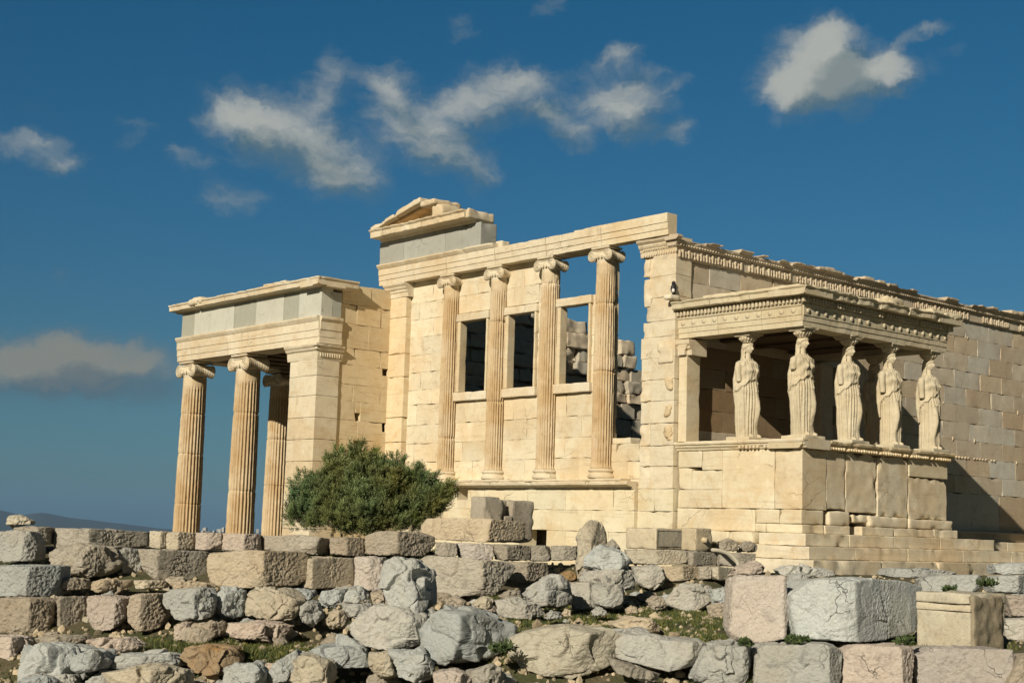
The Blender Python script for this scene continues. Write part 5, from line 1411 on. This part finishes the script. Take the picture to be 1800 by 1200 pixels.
    (B, 'grey block at the right edge just above the bottom course', [(1768, 1088), (1830, 1086), (1830, 1128), (1770, 1124)], 18.6, 'g', None, .6),
    (K, 'round tan stone at the foot of the temple steps', [(1262, 968), (1266, 950), (1282, 945), (1298, 952), (1300, 968)], 27.0, 't', None, .4),
    (K, 'tan stone left of the lowest temple step', [(1302, 968), (1306, 952), (1322, 950), (1334, 958), (1332, 970)], 27.3, 't', None, .4),
]
for i, (nm, lb, poly, w, mt, sp, th) in enumerate(ST):
    blk = nm in ('stone_block', 'ashlar_block')
    big = w < 17.5
    stone(nm, 'stone block' if blk else 'rock', lb, poly, w, th=th, split=sp, mat=mt, seed=i + 1, p=60 if blk else 40, lump=.010 if blk else .020, fine=.011 if not big else .008, cuts=1 if blk else 2, a_r=50 if blk else 48, tilt=-2, facets=4 if blk else (5 if 'standing' in lb else 8), crack=.045 if blk else .20)

# block with a slot, panelled block, block with a knob, moulded base (cut stones with their own forms)
def cut_stone(name, label, px, py, w, build, yaw=0):
    """local frame: x right, y away, z up, origin at the foot of the block"""
    o_ = on_px(px, py, w); mb = MB()
    c, s = math.cos(-YAW + yaw), math.sin(-YAW + yaw)
    xf = lambda P: np.stack([P[:, 0] * c - P[:, 1] * s, P[:, 0] * s + P[:, 1] * c, P[:, 2]], -1)
    build(mb, xf)
    return mb, o_


def fin(mb, o_, name, mat, lb, cat): o = mb.build(name, mat, None); o.location = o_; tag(o, lb, cat); return o


idx_ = lambda P: P
mb = MB(); a = dict(bev=.03, res=.06, amp=.02, chip=.1, nf=1.5)      # origin: south-west foot, x east, y north
rbox(mb, (0, 0, 0), (.46, .36, .74), **a); rbox(mb, (.61, .01, 0), (1.12, .36, .70), **a); rbox(mb, (.44, 0, 0), (.63, .36, .44), **a); rbox(mb, (.44, .14, .4), (.63, .36, .70), **a)
fin(mb, on_px(850, 952, 23.9), 'ashlar_block', ROCK_TAN, 'grey-tan block with a rectangular slot standing on the pale long slab', 'stone block')
mb = MB(); a = dict(bev=.02, res=.05, amp=.012, chip=.06, nf=1.5)
rbox(mb, (0, 0, 0), (.73, .75, .38), col=(1.1, 1.08, 1.04), **a)
rbox(mb, (.04, -.008, .05), (.70, .02, .33), bev=.006, res=.1, amp=.004, col=(.80, .84, .88)); rbox(mb, (0, -.02, .335), (.73, .02, .378), bev=.008, res=.1, col=(1.1, 1.1, 1.1)); rbox(mb, (-.01, -.02, .0), (.035, .02, .33), bev=.008, res=.1, col=(1.15, 1.15, 1.1))
fin(mb, on_px(1152, 965, 26.4), 'ashlar_block', ROCK_CREAM, 'white block with a grey panelled face lying before the temple wall', 'stone block')
mb = MB()
rbox(mb, (0, 0, 0), (.46, .36, .41), col=(1.0, .97, .9), **a); tube(mb, [(.20, .02, .20), (.20, -.09, .20)], [.06, .045], n=14, col=(1.1, 1.05, .95))
fin(mb, on_px(1223, 968, 26.4), 'ashlar_block', ROCK_CREAM, 'squarish block with a round knob on its front beside the white panelled block', 'stone block')
mb = MB(); a = dict(nf=1.4)
rbox(mb, (0, 0, -.06), (.74, .70, .37), bev=.015, res=.05, amp=.006, chip=.04, col=(1.0, 1.04, 1.06), **a)
rbox(mb, (-.01, -.01, .375), (.745, .70, .455), bev=.012, res=.05, amp=.008, chip=.05, col=(1.08, 1.08, 1.06), **a)
rbox(mb, (-.015, -.015, .46), (.75, .71, .58), bev=.02, res=.05, amp=.012, chip=.09, col=(1.0, 1.04, 1.06), **a)
rbox(mb, (.015, -.035, -.06), (.64, .02, .55), bev=.015, res=.03, amp=.02, chip=.05, col=(.62, .60, .56), nf=4)
fin(mb, on_px(1706, 1135, 16.6), 'column_base', ROCK_CREAM, 'square cream marble base with banded mouldings right of the huge grey block', 'column base')

# small filler stones wedged among the big ones
def filler(n, wr, pr, smin, smax, zoff=0, seed=1):
    r = np.random.RandomState(seed); c = 0
    while c < n:
        w = r.uniform(*wr); px = r.uniform(*pr)
        lat = (px - 900) / FPX * w
        s = r.uniform(smin, smax); z0 = float(Hz(w, lat)) + zoff
        P0 = CAM + FH * w + RH * lat
        py_ = 942 + (px - 900) * .0306 + (CAM[2] - z0) / w * FPX
        h = s * r.uniform(.4, .75) / w * FPX; ww_ = s / w * FPX
        k = r.randint(6, 9); poly = []
        for j in range(k):
            a = 2 * math.pi * (j + r.uniform(-.3, .3)) / k
            poly.append((px + ww_ / 2 * math.cos(a), py_ - h * .42 + h / 2 * math.sin(a)))
        mt = r.choice(list('tgcptg'))
        stone('rock', 'rock', 'small loose stone wedged among the larger rubble', poly, w, th=s * r.uniform(.5, .9), mat=mt, seed=c + seed * 31, p=30, lump=.045, fine=.006, cuts=4, facets=8, crack=.22, tilt=0, level=5 if s > .28 else 4, group='small loose stones in the rubble')
        c += 1


filler(26, (16.0, 17.0), (40, 900), .18, .45, seed=2)
filler(40, (17.9, 19.6), (0, 880), .18, .42, seed=3)
filler(30, (19.6, 21.5), (60, 960), .2, .42, seed=4)
filler(26, (15.4, 16.1), (450, 1330), .15, .42, seed=5)
filler(10, (17.0, 22.5), (900, 1280), .06, .13, seed=6)
filler(16, (22.6, 24.4), (1090, 1300), .12, .34, seed=7)
filler(26, (21.5, 26.5), (1300, 1820), .15, .5, seed=8)
filler(10, (17.5, 20.5), (1620, 1820), .15, .4, seed=9)

# ------------------------------------------------------------------ olive tree
tr = thing('olive_tree', 'dense dark green bushy olive tree growing in front of the temple wall', 'tree', tuple(on_px(655, 940, 31.5)[:2]) + (-3.3,))
tb = Vector(tr.location)
twr = np.random.RandomState(4)
tk = MB()
for k in range(7):
    a = k * .9; tube(tk, [(tb.x + .12 * math.cos(a), tb.y + .12 * math.sin(a), -3.35), (tb.x + .4 * math.cos(a), tb.y + .4 * math.sin(a), -2.2), (tb.x + .8 * math.cos(a), tb.y + .8 * math.sin(a), -1.2), (tb.x + .9 * math.cos(a), tb.y + .9 * math.sin(a), -.5)], [.14, .10, .06, .02], n=8)
tk.build('trunk', plain_mat('olive_bark', (.16, .13, .09)), tr)
CR = [(575, 884, 42, 36), (640, 868, 44, 46), (606, 838, 26, 26), (690, 862, 40, 40), (742, 886, 28, 30), (768, 888, 22, 16), (540, 905, 26, 24), (600, 915, 60, 32), (700, 912, 60, 28), (628, 812, 20, 22), (745, 832, 11, 22), (650, 905, 66, 44), (535, 870, 16, 20), (556, 838, 12, 16), (775, 850, 16, 16), (678, 836, 18, 22), (648, 822, 16, 22), (590, 808, 14, 18), (690, 820, 9, 18), (718, 845, 16, 18), (792, 884, 14, 8), (520, 890, 12, 12), (516, 915, 14, 14), (758, 900, 30, 18), (800, 872, 8, 5), (632, 790, 10, 12), (578, 822, 14, 14)]
S_ = 31.5 / FPX
LV, LF, LC = [], [], []
for (cx, cy, rx, ry) in CR:
    cx = 655 + (cx - 655) * .93; rx *= .92
    if cy < 860: cy += 20
    c0 = on_px(cx, cy, 31.5)
    for _ in range(int(rx * ry / 17) + 2):
        d = twr.normal(size=3); d[1] = -abs(d[1]) if twr.rand() < .65 else d[1]; d /= np.linalg.norm(d)
        rad = twr.uniform(.45, 1.0) ** .5
        P0 = c0 + (RH * d[0] * rx * S_ + FH * d[1] * rx * S_ + np.array([0, 0, 1]) * d[2] * ry * S_) * rad
        ax_ = np.array([0, 0, 1.0]) * twr.uniform(.5, 1.2) + (RH * d[0] + FH * d[1]) * .75 + np.array([0, 0, .3 * d[2]]) + twr.normal(size=3) * .15
        ax_ /= np.linalg.norm(ax_); PL = twr.uniform(.16, .38); cb_ = twr.uniform(.65, 1.35)
        for q_ in range(26):
            t0 = twr.uniform(0, 1); sp_ = twr.normal(size=3) * .055 * (1.15 - t0)
            b0 = P0 + ax_ * PL * t0 + sp_
            up = ax_ + sp_ * 5 + twr.normal(size=3) * .18; up /= np.linalg.norm(up); L0 = twr.uniform(.10, .20)
            sd = np.cross(up, twr.normal(size=3)); sd /= np.linalg.norm(sd); s2 = np.cross(up, sd)
            for j in range(9):
                t = (j + .5) / 9; a = j * 2.4
                out = sd * math.cos(a) + s2 * math.sin(a)
                q = b0 + up * L0 * t; ld = up * .8 + out * .6; ld /= np.linalg.norm(ld)
                ll = .085 * (1.1 - .4 * t); sw_ = np.cross(ld, out); sw_ /= max(np.linalg.norm(sw_), 1e-6); sw_ *= .0065
                b = len(LV); LV += [q, q + ld * ll * .5 + sw_, q + ld * ll, q + ld * ll * .5 - sw_]; LF.append((b, b + 1, b + 2, b + 3)); LC.append(cb_ * (.8 + .4 * t0))


def leaf_mat():
    m, nt = new_mat('olive_leaves'); N = nt.nodes; L = nt.links
    at = N.new('ShaderNodeVertexColor'); at.layer_name = 'Col'
    geo = N.new('ShaderNodeNewGeometry')
    mx = N.new('ShaderNodeMixRGB'); L.new(geo.outputs['Backfacing'], mx.inputs[0]); mx.inputs[1].default_value = (.105, .165, .038, 1); mx.inputs[2].default_value = (.17, .205, .085, 1)
    m2 = N.new('ShaderNodeMixRGB'); m2.blend_type = 'MULTIPLY'; m2.inputs[0].default_value = 1; L.new(mx.outputs[0], m2.inputs[1]); L.new(at.outputs[0], m2.inputs[2])
    b = N.new('ShaderNodeBsdfPrincipled'); b.inputs['Roughness'].default_value = .55; L.new(m2.outputs[0], b.inputs['Base Color'])
    t = N.new('ShaderNodeBsdfTranslucent'); L.new(m2.outputs[0], t.inputs[0])
    ms = N.new('ShaderNodeMixShader'); ms.inputs[0].default_value = .18; L.new(b.outputs[0], ms.inputs[1]); L.new(t.outputs[0], ms.inputs[2])
    o = N.new('ShaderNodeOutputMaterial'); L.new(ms.outputs[0], o.inputs[0]); return m


lc = np.repeat(np.array(LC), 4); lv = np.array(LV)
cl = MB(); hue = np.clip(fbm(lv * 1.4, 2) * .25 + 1, .7, 1.4)
cl.add(lv, LF, np.stack([lc * hue, lc, lc * (2 - hue) * .9], -1), smooth=False)
cl.build('crown', leaf_mat(), tr)

# ------------------------------------------------------------------ grass and small weeds
def grass(name, label, zones, seed):
    r = np.random.RandomState(seed); V = []; F = []; C = []
    for (w0, w1, p0, p1, n, h0) in zones:
        w = r.uniform(w0, w1, n); px = r.uniform(p0, p1, n); lat = (px - 900) / FPX * w
        x = CAM[0] + FH[0] * w + RH[0] * lat; y = CAM[1] + FH[1] * w + RH[1] * lat
        m = fbm(np.stack([x * 1.3, y * 1.3, 0 * x], -1), 3) > -.25
        x, y = x[m], y[m]; z = ground_z(x, y) - .005
        n = len(x); a = r.uniform(0, 2 * np.pi, n); h = h0 * r.uniform(.4, 1.3, n); wd = r.uniform(.006, .013, n)
        le = r.uniform(-.5, .5, (n, 2)) * h[:, None]
        p = np.stack([x, y, z], -1); s = np.stack([np.cos(a) * wd, np.sin(a) * wd, 0 * a], -1)
        tip = p + np.stack([le[:, 0], le[:, 1], h], -1)
        b = len(V) and sum(len(v) for v in V)
        V.append(np.stack([p - s, p + s, tip], 1).reshape(-1, 3)); F += [(b + 3 * i, b + 3 * i + 1, b + 3 * i + 2) for i in range(n)]
        t = r.rand(n); dry = (t > .72)[:, None]
        col = np.where(dry, np.array([2.3, 1.6, .9]), np.array([1., 1., 1.])) * r.uniform(.6, 1.35, (n, 1))
        C.append(np.repeat(col, 3, axis=0))
    g_ = MB(); g_.add(np.concatenate(V), F, np.concatenate(C), smooth=False)
    o = g_.build(name, plain_mat('grass_blades', (.07, .095, .030), .8, .3, 3), None); o['kind'] = 'stuff'; o['label'] = label; o['category'] = 'grass'


grass('grass', 'short green and dry grass growing between the rubble blocks', [(16.6, 23.5, 850, 1290, 52000, .055), (17.2, 18.3, 240, 640, 16000, .06), (17.0, 26, 1300, 1820, 22000, .05), (21.5, 23.5, 560, 900, 5000, .07), (15.6, 16.6, 1180, 1640, 4000, .06), (16.2, 17.0, 0, 900, 3500, .05)], 11)


gr = np.random.RandomState(8); gv, gf, gc = [], [], []; IV, IF = ico(1)
for (w0, w1, p0, p1, n) in ((15.6, 17.2, 0, 1350, 1100), (17.2, 21.5, 0, 900, 1300), (17, 24, 900, 1290, 500), (22, 28, 900, 1800, 900), (17, 24, 1290, 1800, 500)):
    w = gr.uniform(w0, w1, n); lt = (gr.uniform(p0, p1, n) - 900) / FPX * w
    x = CAM[0] + FH[0] * w + RH[0] * lt; y = CAM[1] + FH[1] * w + RH[1] * lt; z = ground_z(x, y)
    for i in range(n):
        s_ = gr.uniform(.012, .05) * (1 if gr.rand() < .85 else 1.6); V = IV * (1 + gr.uniform(-.3, .3, (len(IV), 1))) * s_ * gr.uniform(.6, 1.3, 3) + (x[i], y[i], z[i] + s_ * .3)
        b = len(gv) * len(IV); gv.append(V); gf += [tuple(b + q for q in f) for f in IF]; gc.append(np.tile(np.array([1, .95, .86]) * gr.uniform(.6, 1.25), (len(IV), 1)))
g_ = MB(); g_.add(np.concatenate(gv), gf, np.concatenate(gc), smooth=False); o = g_.build('gravel', ROCK_CREAM, None); o['kind'] = 'stuff'; o['label'] = 'gravel and stone chips strewn on the earth between the blocks'; o['category'] = 'gravel'


def weed(px, py, w, n, h, label, seed):
    r = np.random.RandomState(seed); p0 = on_px(px, py, w); V = []; F = []; C = []
    for k in range(n):
        d = r.normal(size=3); d[2] = abs(d[2]) + .4; d /= np.linalg.norm(d); L0 = h * r.uniform(.5, 1.1)
        q0 = r.normal(size=3) * np.array([h * .7, h * .4, 0])
        for j in range(4):
            q = q0 + d * L0 * (j + 1) / 4; s = np.cross(d, r.normal(size=3)); s /= np.linalg.norm(s)
            b = len(V); V += [q, q + (s + d) * .02 + s * .012, q + (s + d) * .045, q + (d) * .03]; F.append((b, b + 1, b + 2, b + 3)); C += [r.uniform(.7, 1.3)] * 4
    m = MB(); m.add(np.array(V), F, np.repeat(np.array(C)[:, None], 3, 1), smooth=False)
    o = m.build('weed', leaf_mat_w, None); o.location = p0; tag(o, label, 'weed')


leaf_mat_w = plain_mat('weed_leaves', (.055, .085, .025), .8, .3, 20)
weed(1392, 1128, 16.0, 40, .05, 'dark leafy weed in the joint between the pink block and the huge grey block', 1)
weed(1410, 1128, 15.9, 30, .05, 'small weed sprig at the left foot of the huge grey block', 2)
weed(1592, 1130, 15.9, 50, .05, 'green weed at the right foot of the huge grey block', 3)
weed(1310, 1132, 15.9, 40, .04, 'dark weed under the lower edge of the pink block', 4)
weed(1668, 1040, 20.5, 50, .07, 'green weed tuft on the grey course block behind the cream base', 5)
weed(1735, 1030, 21.0, 50, .10, 'olive brown weed tuft in the gap at right', 6)
weed(880, 1145, 16.2, 60, .10, 'weed in the dark gap left of the long low slab', 7)

# pale hose arching out of the rubble
hs = MB(); hp = [on_px(x, y, w) for x, y, w in ((1252, 966, 26.2), (1264, 967, 26.0), (1278, 971, 25.4), (1290, 979, 24.8), (1298, 990, 24.4), (1300, 1003, 24.2), (1296, 1014, 24.2))]
hp = np.array(hp)
ts = np.linspace(0, len(hp) - 1, 40); hq = np.stack([np.interp(ts, range(len(hp)), hp[:, k]) for k in range(3)], -1)
for _ in range(6): hq[1:-1] = (hq[:-2] + hq[1:-1] * 2 + hq[2:]) / 4
tube(hs, hq - hq[0], .035, n=12); ho = hs.build('hose', plain_mat('hose_plastic', (.55, .52, .42), .5, .1, 20), None); ho.location = hq[0]; tag(ho, 'pale hose arching out of the rubble below the temple steps', 'hose')

# magpie on the ledge stub of the south-west corner
mg = MB(); dk_ = (.02, .02, .025); wh = (.75, .75, .72)
base = np.array([-.14, -.03, 5.172])
def ell(c, r, col): sphere(mg, c, r, None, 16, 12, col)
ell((0, 0, .11), (.055, .05, .085), dk_); ell((-.035, -.03, .075), (.028, .03, .035), wh); ell((0, -.005, .215), (.035, .035, .038), dk_)
tube(mg, [(0, 0, .19), (0, 0, .14)], [.03, .05], n=10, col=dk_)
tube(mg, [(-.03, -.01, .215), (-.075, -.02, .205)], [.012, .003], n=6, col=dk_)
tube(mg, [(.02, .01, .07), (.05, .03, -.02), (.08, .05, -.09)], [.028, .018, .010], n=8, col=dk_)
for s in (-1, 1): tube(mg, [(-.005, s * .018, .04), (-.01, s * .02, .0)], .005, n=5, col=dk_)
mo = mg.build('bird', plain_mat('bird_plumage', (1, 1, 1), .6, .05, 30), None); mo.location = base; mo.scale = (1.3, 1.3, 1.3)
tag(mo, 'black and white bird perched on a stone stub at the temple corner', 'bird')

# ------------------------------------------------------------------ far hills and city
def hillmat(n, col): return plain_mat(n, col, .95, .25, .004)
hill = MB()
prof_ = [(-900, 868), (-700, 872), (-500, 866), (-350, 876), (-200, 880), (-80, 888), (0, 896), (40, 905), (62, 901), (80, 901), (120, 909), (180, 916), (230, 922), (290, 929), (360, 932), (470, 934), (700, 944)]
D1 = 17000; xs_ = np.arange(-900, 701, 8); n = len(xs_); ys_ = np.interp(xs_, [p[0] for p in prof_], [p[1] for p in prof_])
rows = []
for k, f in enumerate((0, .35, .7, 1.0, .6, .0)):
    dd = D1 + (-5000, -3000, -1300, 0, 1500, 3500)[k]
    P = np.array([on_px(x, y, D1) for x, y in zip(xs_, ys_)])
    base_ = CAM + (P - CAM) * (dd / D1); zt = P[:, 2]; z = -170 + (zt + 170) * f
    z = z + fbm(np.stack([xs_ * .02 + k * 3, xs_ * 0, xs_ * 0 + k], -1), 4) * 26 * (f if f < 1 else .12)
    base_[:, 2] = z; rows.append(base_)
HV = np.concatenate(rows); hill.add(HV, [(i * n + j, i * n + j + 1, (i + 1) * n + j + 1, (i + 1) * n + j) for i in range(5) for j in range(n - 1)])
h = hill.build('hills', hillmat('far_hill', (.045, .06, .05)), None); h['kind'] = 'structure'
lo = MB(); xs_ = np.arange(200, 620, 8); n = len(xs_); rows = []
for k, f in enumerate((0, .6, 1.0, .5, 0)):
    dd = 9000 + (-1800, -700, 0, 900, 2000)[k]
    P = np.array([on_px(x, 936 + .03 * (x - 400) + 8 * abs((x - 400) / 200) ** 2, 9000) for x in xs_]); q = CAM + (P - CAM) * (dd / 9000)
    q[:, 2] = -165 + (P[:, 2] + 165) * f + 3 * fbm(np.stack([xs_ * .05, xs_ * 0, xs_ * 0 + k], -1), 3); rows.append(q)
lo.add(np.concatenate(rows), [(i * n + j, i * n + j + 1, (i + 1) * n + j + 1, (i + 1) * n + j) for i in range(4) for j in range(n - 1)])
h = lo.build('hills', hillmat('near_hill', (.10, .11, .08)), None); h['kind'] = 'structure'
cr = np.random.RandomState(3); bmat = plain_mat('city_plaster', (.40, .39, .36), .8, .15, .02)
for k in range(13):
    px = cr.choice([cr.uniform(348, 400), cr.uniform(448, 466), cr.uniform(352, 398)])
    P = on_px(px, cr.uniform(928, 936), 8900 + cr.uniform(-300, 0)); s = cr.uniform(9, 18); hh = cr.uniform(1, 5)
    b = MB(); xf = yawxf((0, 0, 0), cr.uniform(0, 1.5))
    rbox(b, (-s, -s * .6, -22), (s, s * .6, hh), bev=.3, res=50, amp=0, xf=xf); rbox(b, (-s * .3, -s * .3, hh + .05), (s * .3, s * .3, hh + 3), bev=.2, res=50, amp=0, xf=xf)
    o = b.build('building', bmat, None); o.location = P; tag(o, 'tiny pale city building far away, seen between the north porch columns', 'building', 'far city buildings')

# ------------------------------------------------------------------ air
HAZE_D = 0.000024
hz = MB(); c8 = np.array([(x, y, z) for z in (-260, 420) for y in (-27000, 27000) for x in (-27000, 27000)], float)
hz.add(c8, [(0, 2, 3, 1), (4, 5, 7, 6), (0, 1, 5, 4), (2, 6, 7, 3), (0, 4, 6, 2), (1, 3, 7, 5)], smooth=False)
hm, nt = new_mat('air'); pv = nt.nodes.new('ShaderNodeVolumePrincipled'); pv.inputs['Color'].default_value = (.30, .56, 1, 1); pv.inputs['Density'].default_value = HAZE_D; pv.inputs['Anisotropy'].default_value = 0.0
oo = nt.nodes.new('ShaderNodeOutputMaterial'); nt.links.new(pv.outputs[0], oo.inputs['Volume'])
h = hz.build('haze', hm, None); h['kind'] = 'stuff'; h['label'] = 'thin bluish air fading the far hills'
